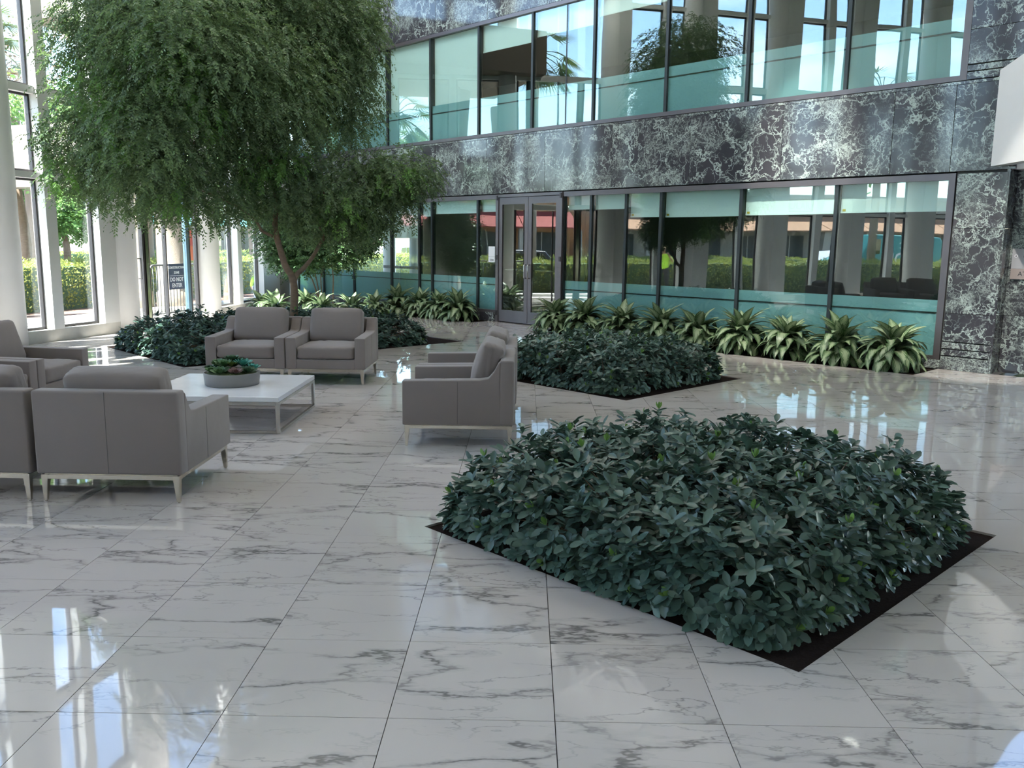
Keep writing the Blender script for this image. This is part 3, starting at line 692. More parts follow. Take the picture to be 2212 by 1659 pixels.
def bay(A, B, fr, label, entry=False, group=None):
    """A, B column centres; fr = fractions: end of first pane, fin, end of second pane (rest is white pier)"""
    wcount[0] += 1
    A = Vector((*A, 0)); B = Vector((*B, 0)); L = (B-A).length; e = (B-A)/L; nrm = Vector((e.y, -e.x, 0))   # nrm points inside
    Mb = Matrix(((e.x, nrm.x, 0, A.x), (e.y, nrm.y, 0, A.y), (0, 0, 1, 0), (0, 0, 0, 1)))
    w = thing('window_%d' % wcount[0], label, 'window', tuple(A), kind='structure', group=group)
    def bx(name, mat, *boxes):
        mb = MB()
        for lo, hi in boxes: mb.box(lo, hi, Mb)
        return mb.build(name, mat, w)
    p0, p1, p2 = fr
    if not entry:
        bx('stone_sill', 'sill_marble', ((0.0, -0.20, 0), (L, 0.10, 0.20)))
        bx('pier', 'white_paint', ((p2, -0.16, 0.2), (L-0.1, 0.10, CEIL)))
        bx('fin', 'white_paint', ((p0, -0.16, 0.2), (p1, 0.12, CEIL)))
        for za, zb in zip(TR, TR[1:]):
            bx('transom', 'white_paint', ((0.2, -0.10, za[1]), (p2, 0.06, zb[0])))
        for (a, b) in ((0.26, p0), (p1, p2)):
            for z0, z1 in TR:
                bx('sash_frame', 'bronze_frame', ((a, -0.12, z0), (a+0.035, -0.05, z1)), ((b-0.032, -0.12, z0), (b, -0.05, z1)), ((a, -0.12, z0), (b, -0.05, z0+0.04)), ((a, -0.12, z1-0.035), (b, -0.05, z1)))
                bx('pane', 'clear_glass', ((a+0.03, -0.09, z0+0.03), (b-0.03, -0.08, z1-0.03)))
    else:
        bx('transom', 'white_paint', ((0.2, -0.10, 2.66), (L-0.2, 0.06, 2.82))); bx('transom', 'white_paint', ((0.2, -0.10, 6.25), (L-0.2, 0.06, 6.4)))
        bx('threshold', 'sill_marble', ((0.0, -0.2, -0.02), (L, 0.10, 0.015)))
        for a, wd, mt in ((0.28, 0.03, 'bronze_frame'), (0.74, 0.028, 'bronze_frame'), (0.90, 0.022, 'bronze_frame'), (1.50, 0.016, 'bronze_frame'), (2.28, 0.05, 'door_blue'), (2.36, 0.02, 'bronze_frame'), (2.64, 0.03, 'bronze_frame')):
            bx('door_stile', mt, ((a-wd, -0.12, 0), (a+wd, -0.04, 6.25)))
        bx('stile_pair', 'champagne_metal', ((0.78, -0.12, 0), (0.87, -0.02, 6.25)))
        for a, b in ((0.31, 0.71), (0.93, 1.48), (1.52, 2.23), (2.38, 2.61)):
            for z0, z1 in ((0.02, 2.66), (2.82, 6.25), (6.4, CEIL)): bx('pane', 'clear_glass', ((a, -0.085, z0), (b, -0.075, z1)))
        bx('pull_bar', 'galvanised', ((0.50, 0.03, 0.95), (0.52, 0.05, 1.35)), ((0.50, -0.08, 0.95), (0.52, 0.05, 0.97)), ((0.50, -0.08, 1.33), (0.52, 0.05, 1.35)), ((0.3, 0.03, 1.33), (0.52, 0.05, 1.35)))
    return w
nc = len(cols)
for i in range(nc-1):
    L = math.dist(cols[i], cols[i+1])
    if i == nc-3: bay(cols[i], cols[i+1], (0, 0, 0), 'glazed entrance bay with doors behind the construction barrier', True)
    elif i == nc-2: bay(cols[i], cols[i+1], (1.45, 1.67, 3.10), 'tall white framed window bay left of the tree trunk')
    elif i == nc-4: bay(cols[i], cols[i+1], (0.80, 1.02, 1.98), 'tall white framed window bay behind the left armchairs')
    else: bay(cols[i], cols[i+1], (0.80, 1.02, 1.98), 'tall white framed window bay outside the view', group='window bays beside the camera')
# last short bay up to the facade
bay(cols[-1], (-6.58, 25.6), (0.75, 0.82, 1.95), 'narrow window bay in the corner by the office glass')
# wall behind the camera: out of view, made solid to darken the foreground
wall_front = thing('wall_front', 'plain white wall behind the camera', 'wall', (0, -6.4, 0), kind='structure')
mb = MB(); mb.box((-13.9, -6.6, 0), (14, -6.3, CEIL)); mb.box((-13.9, -6.3, 0), (14, -6.27, 0.12))
mb.build('panel', 'white_paint', wall_front)
# ceiling (out of view) and mezzanine on the right
ceiling = thing('ceiling', 'white flat atrium ceiling with added lamps', 'ceiling', (0, 8, CEIL), kind='structure')
mb = MB(); mb.prism([(-13.9, -6.6, CEIL), (14.0, -6.6, CEIL), (14.0, 5.5, CEIL), (-6.3, 25.6, CEIL), (-7.6, 17.0, CEIL), (-8.4, 13.5, CEIL)], (0, 0, 0.25)); mb.build('slab', 'white_ceiling', ceiling)
mez = thing('wall_right', 'white mezzanine parapet jutting out beside the marble facade', 'wall', (6.42, 8.0, 2.8), kind='structure')
mb = MB(); mb.prism([(6.23, 11.93, 2.80), (6.23, 11.93, 4.03), (6.23, 11.3, 4.15), (6.23, 9.0, 4.2), (6.23, -6.3, 4.2), (6.23, -6.3, 2.80)], (0.18, 0, 0)); mb.build('parapet', 'white_paint', mez)
mb = MB(); mb.prism([(6.4, 11.75, 2.86), (14.0, 4.2, 2.86), (14.0, -6.3, 2.86), (6.4, -6.3, 2.86)], (0, 0, 0.25)); mb.build('slab', 'white_ceiling', mez)
wr = tag(MB().box((13.9, -6.6, 0), (14.1, 4.4, CEIL)).build('wall_right', 'white_paint', None, shift=(14, -1, 0)), 'plain white end wall under the mezzanine outside the view', 'wall', kind='structure')

# ------------------------------------------------------------------ FURNITURE
def bevelled_prism(pts, vec, r, seg=3):
    b2 = bmesh.new(); a = [b2.verts.new(p) for p in pts]; c = [b2.verts.new(Vector(p)+Vector(vec)) for p in pts]; n = len(a)
    b2.faces.new(a[::-1]); b2.faces.new(c)
    for i in range(n): b2.faces.new([a[i], a[(i+1) % n], c[(i+1) % n], c[i]])
    bmesh.ops.recalc_face_normals(b2, faces=b2.faces[:])
    bmesh.ops.bevel(b2, geom=[e for e in b2.edges if e.calc_face_angle(0) > 0.5], offset=r, segments=seg, profile=0.5, affect='EDGES', clamp_overlap=True)
    for f in b2.faces: f.smooth = True
    return b2
def pillow(half, r, bulge, n=12, crown=0.0):
    hx, hy, hz = half; b2 = bmesh.new(); bmesh.ops.create_cube(b2, size=2.0)
    bmesh.ops.subdivide_edges(b2, edges=b2.edges[:], cuts=n, use_grid_fill=True)
    for v in b2.verts:
        q = Vector((v.co.x*hx, v.co.y*hy, v.co.z*hz))
        i = Vector((max(-hx+r, min(hx-r, q.x)), max(-hy+r, min(hy-r, q.y)), max(-hz+r, min(hz-r, q.z))))
        d = q-i
        if d.length > 1e-6: q = i+d.normalized()*min(r, max(abs(d.x), abs(d.y), abs(d.z)))
        u, w, t = v.co.x, v.co.y, v.co.z
        q.x += bulge[0]*u*(1-w*w)*(1-t*t); q.y += bulge[1]*w*(1-u*u)*(1-t*t); q.z += bulge[2]*t*(1-u*u)*(1-w*w)
        wr = 0.004*math.sin(17*u+3*w)*math.sin(13*w+5*t+2*u)
        q += Vector((wr, wr, wr)); v.co = q
    for f in b2.faces: f.smooth = True
    return b2
def bm_mesh(b2, name, M=None):
    if M is not None: b2.transform(M)
    bmesh.ops.recalc_face_normals(b2, faces=b2.faces[:])
    me = bpy.data.meshes.new(name); b2.to_mesh(me); b2.free(); return me
CH = {}
prof = [(-0.47, 0.19), (-0.47, 0.565), (0.18, 0.578), (0.255, 0.592), (0.30, 0.645), (0.335, 0.715), (0.352, 0.73), (0.36, 0.19)]
for sx in (-1, 1):
    x0 = sx*0.478; CH['arm%d' % sx] = bm_mesh(bevelled_prism([(x0, y, z) for y, z in prof], (-sx*0.125, 0, 0), 0.016), 'arm')
    CH['seam%d' % sx] = MB().rbox((x0-0.0015, -0.006, 0.20), (x0+0.0015, -0.002, 0.560), 0.001, 1).mesh('seam')
CH['back'] = bm_mesh(bevelled_prism([(-0.478, 0.340, 0.19), (-0.478, 0.350, 0.745), (-0.478, 0.4695, 0.744), (-0.478, 0.4695, 0.19)], (0.956, 0, 0), 0.018), 'backrest')
CH['bseam'] = MB().rbox((-0.002, 0.4675, 0.20), (0.002, 0.4712, 0.738), 0.001, 1).mesh('seam')
CH['base'] = MB().rbox((-0.36, -0.465, 0.19), (0.36, 0.36, 0.305), 0.014, 3).mesh('seat_base')
CH['seat'] = bm_mesh(pillow((0.348, 0.365, 0.078), 0.032, (0, 0.01, 0.020)), 'seat_cushion', Matrix.Translation((0, -0.098, 0.384)))
CH['cush'] = bm_mesh(pillow((0.325, 0.098, 0.215), 0.045, (0.008, 0.030, 0.012)), 'back_cushion', Matrix.Translation((0, 0.232, 0.648)) @ Matrix.Rotation(math.radians(-17), 4, 'X'))
rl = MB()
for lo, hi in (((-0.455, -0.455, 0.156), (0.455, -0.43, 0.182)), ((-0.455, 0.43, 0.156), (0.455, 0.455, 0.182)), ((-0.455, -0.43, 0.156), (-0.43, 0.43, 0.182)), ((0.43, -0.43, 0.156), (0.455, 0.43, 0.182))): rl.box(lo, hi)
rl.box((-0.44, -0.44, 0.182), (0.44, 0.44, 0.191)); CH['rail'] = rl.mesh('base_rail')
def leg_mesh(sx, sy):
    mb = MB(); t, w = 0.045, 0.022
    X, Y = sx*0.456, sy*0.456
    top = [(X, Y), (X-sx*t, Y), (X-sx*t, Y-sy*t), (X, Y-sy*t)]; bot = [(X-sx*0.004, Y-sy*0.004), (X-sx*(w+0.004), Y-sy*0.004), (X-sx*(w+0.004), Y-sy*(w+0.004)), (X-sx*0.004, Y-sy*(w+0.004))]
    a = [mb.bm.verts.new((*p, 0.008)) for p in bot]; b = [mb.bm.verts.new((*p, 0.184)) for p in top]
    mb.bm.faces.new(a); mb.bm.faces.new(b)
    for i in range(4): mb.bm.faces.new([a[i], a[(i+1) % 4], b[(i+1) % 4], b[i]])
    mb.tube([(X-sx*0.015, Y-sy*0.015, 0.0), (X-sx*0.015, Y-sy*0.015, 0.009)], 0.008, 8)
    return mb.mesh('leg')
for sx in (-1, 1):
    for sy in (-1, 1): CH['leg%d%d' % (sx, sy)] = leg_mesh(sx, sy)
for k, me in CH.items(): me.materials.append(MAT['champagne_metal' if k == 'rail' or k.startswith('leg') else 'ink' if 'zz' in k else 'fabric'])
sb = NT('seam_thread'); sb.princ((0.11, 0.10, 0.095), 0.9); MAT['seam'] = sb.m
for k in ('seam1', 'seam-1', 'bseam'): CH[k].materials.clear(); CH[k].materials.append(MAT['seam'])
def armchair(x, y, rz, label):
    t = thing('armchair', label, 'armchair', (x, y, 0), rz, 'lounge armchairs around the coffee table')
    for sx in (-1, 1):
        a = mesh_obj('arm', CH['arm%d' % sx], None, t); mesh_obj('seam', CH['seam%d' % sx], None, a)
    b = mesh_obj('backrest', CH['back'], None, t); mesh_obj('seam', CH['bseam'], None, b)
    mesh_obj('seat_base', CH['base'], None, t); mesh_obj('seat_cushion', CH['seat'], None, t); mesh_obj('back_cushion', CH['cush'], None, t)
    r = mesh_obj('base_rail', CH['rail'], None, t); r['label'] = 'champagne metal base rail'
    for sx in (-1, 1):
        for sy in (-1, 1): mesh_obj('leg', CH['leg%d%d' % (sx, sy)], None, t)
PI = math.pi
armchair(-2.705, 5.835, PI, 'taupe armchair seen from behind, nearest, beside the coffee table')
armchair(-3.695, 5.835, PI, 'taupe armchair seen from behind, cut off by the left picture edge')
armchair(-3.357, 10.585, 0.0, 'taupe armchair facing the camera, directly behind the succulent bowl')
armchair(-2.390, 10.585, 0.0, 'taupe armchair facing the camera, right one of the pair before the tree')
armchair(-0.555, 7.52, -PI/2, 'taupe armchair in side view, nearer of the pair by the hedge bed')
armchair(-0.545, 8.49, -PI/2, 'taupe armchair in side view, farther one, half hidden behind its twin')
armchair(-5.115, 8.475, PI/2, 'taupe armchair at the left with open seat visible, nearest the glass wall')
armchair(-5.115, 7.505, PI/2, 'taupe armchair at the left edge, only its arm and seat corner showing')
# coffee table
ct = thing('coffee_table', 'low square coffee table with white marble top and chrome frame', 'table', (-2.84, 8.10, 0))
H = 0.655
ct_top = MB().rbox((-H, -H, 0.290), (H, H, 0.335), 0.004, 2).build('tabletop', 'table_marble', ct, shift=(0, 0, 0))
for sx in (-1, 1):
    for sy in (-1, 1):
        MB().rbox((sx*(H-0.032) if sx > 0 else -H, sy*(H-0.032) if sy > 0 else -H, 0.0), (H if sx > 0 else -H+0.032, H if sy > 0 else -H+0.032, 0.289), 0.002, 1).build('leg', 'steel', ct, shift=(0, 0, 0))
for z0, z1, nm in ((0.262, 0.2895, 'top_rail'), (0.004, 0.026, 'floor_rail')):
    for lo, hi in (((-H+0.032, -H, z0), (H-0.032, -H+0.026, z1)), ((-H+0.032, H-0.026, z0), (H-0.032, H, z1)), ((-H, -H+0.032, z0), (-H+0.026, H-0.032, z1)), ((H-0.026, -H+0.032, z0), (H, H-0.032, z1))):
        MB().box(lo, hi).build(nm, 'steel', ct, shift=(0, 0, 0))
# succulent bowl
bw = thing('succulent_bowl', 'round grey bowl of mixed green, teal and mauve succulents on table', 'planter', (-2.83, 8.13, 0.335))
MB().lathe([(0.0, 0.0), (0.245, 0.0), (0.252, 0.006), (0.264, 0.118), (0.262, 0.122), (0.252, 0.122), (0.246, 0.10), (0.0, 0.10)], (0, 0, 0), 48).build('bowl', 'grey_bowl', bw, shift=(0, 0, 0))
MB().lathe([(0.0, 0.10), (0.245, 0.10), (0.21, 0.125), (0.11, 0.15), (0.0, 0.155)], (0, 0, 0), 24).build('moss', 'moss', bw, shift=(0, 0, 0))
def succulent(x, y, z, R0, n, mat, label, tilt=(0, 0), spiky=False, lift=1.0):
    R = R0*1.5; z += 0.03; O = []; D = []; N = []; SC = []
    ax = unit(np.array([tilt[0], tilt[1], 1.0]))
    for k in range(n):
        a = k*2.39996; f = k/n; el = math.radians(80-70*f*lift)
        h = np.array([math.cos(a), math.sin(a), 0]); d = unit(h*math.cos(el)+np.array([0, 0, 1.0])*math.sin(el)+ax*0.35)
        O.append(np.array([x, y, z])+h*0.006); D.append(d); N.append(ax - h*0.3); SC.append((R*(0.30 if spiky else 0.42)*(0.6+0.4*f), R*(0.45+0.55*f), R*0.5))
    O, D, N = map(np.array, (O, D, N)); X, Y, Z = frames(D, N); V, Fc = scatter(*LEAF_M, O, X, Y, Z, np.array(SC))
    me = fast_mesh('succulent', V, Fc); o = mesh_obj('succulent', me, mat, bw); o['label'] = label
SUC = [('succ_green', 'green succulent rosette'), ('succ_mauve', 'mauve succulent rosette'), ('succ_dark', 'dark green succulent rosette'), ('succ_teal', 'teal spiky succulent'), ('succ_lime', 'lime yellow succulent')]
for (ang, rad, z, R, n, kind) in [(255, .17, .115, .085, 26, 0), (300, .17, .110, .080, 20, 1), (215, .18, .115, .075, 24, 0), (335, .19, .115, .080, 30, 2), (15, .18, .12, .085, 34, 3), (180, .19, .12, .075, 26, 2), (150, .17, .13, .065, 26, 3), (60, .17, .13, .08, 26, 2), (105, .17, .13, .08, 26, 0),
                                  (245, .09, .165, .095, 32, 0), (350, .11, .170, .090, 38, 3), (285, .07, .170, .070, 26, 4), (40, .09, .175, .085, 28, 2), (120, .09, .175, .085, 28, 2), (185, .11, .165, .09, 30, 0), (90, .02, .195, .095, 36, 2)]:
    c_, s_ = math.cos(math.radians(ang)), math.sin(math.radians(ang)); k_ = rad/0.19
    succulent(rad*c_, rad*s_, z-0.02, R*0.86, n, SUC[kind][0], SUC[kind][1], (c_*k_*0.9, s_*k_*0.9), kind in (3, 4))

# ------------------------------------------------------------------ PLANT BEDS
def bed_soil(poly, parent, name='soil'):
    mb = MB(); mb.prism([(x, y, -0.034) for x, y in ccw(poly)], (0, 0, 0.020)); return mb.build(name, 'soil', parent)
leaf_var = []
for k in range(3):
    tv = LEAF_M[0].copy(); tv[:, 2] += (-0.10+0.08*k)*tv[:, 1]**2; tv[:, 0] *= 0.48
    me = fast_mesh('leaf', tv, LEAF_M[1]); me.materials.append(MAT['shrub_leaf']); leaf_var.append((tv, me))
def shrub_bed(poly, name_label, inset, hgt, nrose, leaf_len, n_parts, toward=(0, -1), power=(10.0, 6.0), lumps=0.10):
    P = np.array(ccw(poly)); c = P.mean(0)
    t = thing('shrub_bed', name_label, 'shrub bed', (c[0], c[1], 0), group='planting beds of green shrubs')
    bed_soil(poly, t)
    # oriented rectangle frame
    e1 = P[1]-P[0]; e2 = P[3]-P[0]; L1, L2 = np.linalg.norm(e1), np.linalg.norm(e2); e1, e2 = e1/L1, e2/L2
    a1, a2 = L1/2-inset[0], L2/2-inset[1]
    cc = P[0]+e1*(L1/2+inset[2])+e2*(L2/2+inset[3])
    lay = []
    for frac, num in ((1.0, nrose), (0.80, nrose//2), (0.55, nrose//4)):
        g = []
        while len(g) < num:
            q = rng.uniform(-1, 1, (num*3, 3)); q[:, 2] = np.abs(q[:, 2])
            # area weighted choice of direction on a superellipsoid
            w = np.array([a1, a2, hgt]); pw = power[0]
            rr = (np.abs(q[:, 0])**pw+np.abs(q[:, 1])**pw+np.abs(q[:, 2])**power[1])
            r = (1/np.maximum(rr, 1e-6))**(1/pw); s = q*r[:, None]; s[:, 2] = np.minimum(s[:, 2], 1.0)
            wt = np.where(np.abs(s[:, 2]) > 0.93, 1.0, np.clip(hgt/((a1+a2)/2)*1.3, 0.25, 1.0))
            s = s[(rng.random(len(s)) < wt) & (s[:, 2] < 1.25)]
            g.extend(list(s))
        s = np.array(g[:num])*frac; lay.append((s, frac))
    O = []; A = []; outer = []
    for s, frac in lay:
        pos = np.zeros_like(s)
        lx = np.sin(s[:, 0]*a1*7+1.3)*np.sin(s[:, 1]*a2*6+0.4)+0.6*np.sin(s[:, 0]*a1*15+2)*np.sin(s[:, 1]*a2*13)
        h = hgt*(1+lumps*lx)*(1-0.55*(np.abs(s[:, 0])*np.abs(s[:, 1]))**3.0)+rng.normal(0, 0.02, len(s))
        pos[:, :2] = cc+np.outer(s[:, 0]*a1, e1)+np.outer(s[:, 1]*a2, e2)
        pos[:, 2] = np.clip(s[:, 2], 0.06, 1.0)*h+0.0
        if frac == 1.0: pos[:, 2] += np.where((rng.random(len(s)) < 0.16) & (s[:, 2] > 0.85), rng.uniform(0.02, 0.11, len(s)), 0.0)
        nrm = np.zeros_like(s); g0 = np.sign(s[:, 0])*np.abs(s[:, 0]/frac)**4/a1; g1 = np.sign(s[:, 1])*np.abs(s[:, 1]/frac)**4/a2
        nrm[:, :2] = np.outer(g0, e1)+np.outer(g1, e2); nrm[:, 2] = np.abs(s[:, 2]/frac)**2.2/hgt+0.5
        nrm = unit(unit(nrm)+rng.normal(0, 0.30, s.shape)+np.array([0, 0, 0.35]))
        O.append(pos); A.append(nrm); outer.append(np.full(len(s), frac == 1.0))
    O = np.concatenate(O); A = np.concatenate(A); outer = np.concatenate(outer)
    nl = 8; n = len(O)
    ref = np.where(np.abs(A[:, 2:3]) < 0.9, np.array([[0, 0, 1.0]]), np.array([[1.0, 0, 0]]))
    U = unit(np.cross(A, ref)); W = np.cross(A, U)
    ph = rng.uniform(0, 6.28, n)
    LO = []; LD = []; LN = []; LS = []; LR = []
    for k in range(nl):
        az = ph+k*2.39996; el = np.radians(rng.uniform(-8, 42, n)+(14 if k < 2 else 0))
        h = np.cos(az)[:, None]*U+np.sin(az)[:, None]*W
        d = h*np.cos(el)[:, None]+A*np.sin(el)[:, None]
        LO.append(O+A*(k*0.006-0.03)[..., None] if False else O+A*(k*0.007-0.03)); LD.append(d); LN.append(A+h*0.1)
        LS.append(leaf_len*rng.uniform(0.72, 1.15, n)); LR.append(np.where(outer, np.arange(n), -1))
    LO, LD, LN, LS, LR = map(np.concatenate, (LO, LD, LN, LS, LR))
    X, Y, Z = frames(LD, LN)
    tipz = (LO+LD*LS[:, None])[:, 2]; LO[:, 2] += np.clip(0.012-tipz, 0, 0.2)
    # nearest, camera-facing leaves become parts of their own
    cam_p = np.array([0, 0, CAMZ]); dist = np.linalg.norm(LO-cam_p, axis=1); Arep = np.concatenate([A]*nl)
    facing = (unit(cam_p-LO)*Arep).sum(1)
    score = dist+np.where((LR >= 0) & (facing > 0.12), 0, 100.0)-0.8*facing
    pick = np.argsort(score)[:n_parts]; sel = np.zeros(len(LO), bool); sel[pick] = True
    vi = rng.integers(0, 3, len(LO)); org = np.array([c[0], c[1], 0.0])
    for i in pick:
        o = bpy.data.objects.new('leaf', leaf_var[vi[i]][1]); COL.objects.link(o); o.parent = t
        m = Matrix.Identity(4)
        for r in range(3): m[r][0], m[r][1], m[r][2], m[r][3] = X[i, r]*LS[i], Y[i, r]*LS[i], Z[i, r]*LS[i], LO[i, r]-org[r]
        o.matrix_local = m
    Vs = []; Fs = []; k0 = 0
    for v in range(3):
        q = (~sel) & (vi == v); V, Fc = scatter(leaf_var[v][0], LEAF_M[1], LO[q]-org, X[q], Y[q], Z[q], LS[q]); Vs.append(V); Fs.append(Fc+k0); k0 += len(V)
    o = mesh_obj('foliage', fast_mesh('foliage', np.concatenate(Vs), np.concatenate(Fs)), 'shrub_leaf', t); o['kind'] = 'stuff'
    # young light green leaves in a few shoot tips
    q = np.where(outer & (rng.random(n) < 0.06))[0]
    YO = []; YD = []; YN = []
    for k in range(3):
        az = ph[q]+k*2.1; h = np.cos(az)[:, None]*U[q]+np.sin(az)[:, None]*W[q]; YO.append(O[q]+A[q]*0.03); YD.append(h*0.55+A[q]); YN.append(h)
    YO, YD, YN = map(np.concatenate, (YO, YD, YN)); X2, Y2, Z2 = frames(YD, YN)
    V, Fc = scatter(leaf_var[0][0], LEAF_M[1], YO-org, X2, Y2, Z2, np.full(len(YO), leaf_len*0.62))
    o = mesh_obj('young_leaves', fast_mesh('young_leaves', V, Fc), 'shrub_new_leaf', t); o['kind'] = 'stuff'
    mb = MB()
    for i in rng.choice(np.where(outer)[0], min(260, n//3), replace=False):
        p = O[i]; b0 = np.array([p[0]+(cc[0]-p[0])*0.35+rng.normal(0, .05), p[1]+(cc[1]-p[1])*0.35+rng.normal(0, .05), 0.0])
        if p[2] < 0.12: continue
        mid = (p*0.6+b0*0.4)+np.array([0, 0, 0.04]); mb.tube([b0-org, mid-org, p-org], [0.006, 0.005, 0.003], 4, False)
    o = mb.build('stems', 'bark', t, shift=(0, 0, 0)); o['kind'] = 'stuff'
    return t
shrub_bed(BED1, 'dark green leafy shrub bed, nearest, in the foreground diamond planter', (0.10, 0.08, -0.06, 0.03), 0.48, 1300, 0.088, 300)
shrub_bed(BED2, 'dark green leafy shrub bed in the diamond planter behind the side-view armchairs', (0.14, 0.11, -0.06, 0.06), 0.46, 1050, 0.088, 300)
shrub_bed(BED3, 'dark green leafy shrub bed around the tree behind the facing armchairs', (0.36, 0.08, -0.30, -0.02), 0.46, 1700, 0.088, 300)

# variegated broad-leaf plants
def agl_leaf(bend, seed, wid=0.30):
    r = random.Random(seed); nseg = 6; V = []; UV = []; Fc = []
    ang = 0.0; y = z = 0.0; L = 1.0/nseg
    for i in range(nseg+1):
        f = i/nseg; w = wid*0.5*math.sin(math.pi*min(1, (f*0.93+0.07))**0.8)*(1.0 if f < 0.98 else 0.1)
        if f > 0.985: w = 0.004
        for j, sx in enumerate((-1, 0, 1)):
            V.append((sx*w, y, z+(abs(sx)*w*0.28)+0.012*math.sin(f*9+seed)*sx)); UV.append((0.5+0.5*sx, f))
        a = ang-bend*f*1.4; y += L*math.cos(a); z += L*math.sin(a)
    for i in range(nseg):
        for j in range(2): Fc.append((3*i+j, 3*i+j+1, 3*i+j+4, 3*i+j+3))
    me = fast_mesh('leaf', np.array(V), np.array(Fc), True)
    uvl = me.uv_layers.new(name='UVMap'); d = np.array([UV[v] for f in Fc for v in f], dtype=np.float32); uvl.data.foreach_set('uv', d.ravel())
    me.materials.append(MAT['agl']); return me
AG = [agl_leaf(b, i, w) for i, (b, w) in enumerate(((1.0, 0.36), (1.3, 0.34), (1.6, 0.38), (0.6, 0.33), (1.9, 0.36)))]
def agl_plant(x, y, size, label, group, seed, nleaf=96):
    r = random.Random(seed); t = thing('aglaonema_plant', label, 'plant', (x, y, -0.014), r.uniform(0, 6.28), group)
    mb = MB()
    for k in range(5):
        a = r.uniform(0, 6.28); mb.tube([(0.05*math.cos(a), 0.05*math.sin(a), 0), (0.07*math.cos(a), 0.07*math.sin(a), 0.12*size), (0.06*math.cos(a+.4), 0.06*math.sin(a+.4), 0.30*size)], [0.011, 0.010, 0.006], 6)
    mb.build('stem', 'succ_dark', t, shift=(0, 0, 0))
    for k in range(nleaf):
        f = k/nleaf; a = k*2.39996+r.uniform(-.3, .3); el = math.radians(64-58*f+r.uniform(-14, 14)); zz = (0.30-0.22*f)*size*r.uniform(0.85, 1.1); L = size*(0.29+0.08*math.sin(math.pi*min(1, f*0.8+0.2)))*r.uniform(0.85, 1.15); rad = 0.04+0.20*f*r.random()
        cp = math.cos(a+t.rotation_euler[2]-PI/4); mxr = ((18.2-x-y)/S2-0.05)/cp if cp > 0.05 else 9
        if rad+L*0.86 > mxr: L = max(0.10, (mxr-rad)/0.86)
        me = AG[3] if f < 0.15 else AG[r.choice((0, 1, 2, 4))]
        o = bpy.data.objects.new('leaf', me); COL.objects.link(o); o.parent = t
        o.matrix_local = Matrix.Translation((rad*math.cos(a), rad*math.sin(a), zz)) @ Matrix.Rotation(a-PI/2, 4, 'Z') @ Matrix.Rotation(el, 4, 'X') @ Matrix.Rotation(r.uniform(-.3, .3), 4, 'Y') @ Matrix.Scale(L, 4)
def bed(poly, label, name='soil_bed'):
    P = np.array(poly).mean(0); t = thing(name, label, 'planter', (P[0], P[1], 0)); bed_soil(poly, t); return t
bed(BED4, 'narrow dark soil bed along the office glass right of the doors')
bed(BED5, 'narrow dark soil bed along the office glass left of the doors')
bed(BED6, 'dark soil bed in the corner behind the tree')
gp = 'variegated broad leaf plants along the office glass'
for i, (s, d, sz) in enumerate([(1.40, 0.58, 1.28), (2.16, 0.56, 1.30), (3.05, 0.56, 1.28), (3.93, 0.56, 1.28), (4.70, 0.56, 1.26), (5.54, 0.56, 1.36), (6.33, 0.55, 1.28), (7.18, 0.56, 1.32), (7.98, 0.56, 1.34)]):
    p = F(s, d, 0); agl_plant(p.x, p.y, sz, 'silver green broad leaf plant, %s right of the double doors' % ord_[i], gp, 40+i)
for i, (s, d, sz) in enumerate([(-1.62, 0.50, 1.28), (-2.27, 0.50, 1.2), (-2.95, 0.52, 1.22), (-3.80, 0.52, 1.25)]):
    p = F(s, d, 0); agl_plant(p.x, p.y, sz, 'silver green broad leaf plant, %s left of the double doors' % ord_[i], gp, 60+i)
for i, (x, y, sz) in enumerate([(-5.45, 18.6, 1.15), (-4.95, 19.35, 1.2), (-4.45, 18.7, 1.15), (-3.85, 18.95, 1.15), (-5.95, 19.3, 1.15), (-3.45, 19.6, 1.1)]):
    agl_plant(x, y, sz, 'broad leaf plant in the corner bed, %s' % ['just left of the tree trunk', 'right behind the tree trunk', 'just right of the tree trunk', 'furthest right, before the small trees', 'furthest left, under the window', 'against the office glass'][i], 'broad leaf plants behind the tree', 80+i, 60)

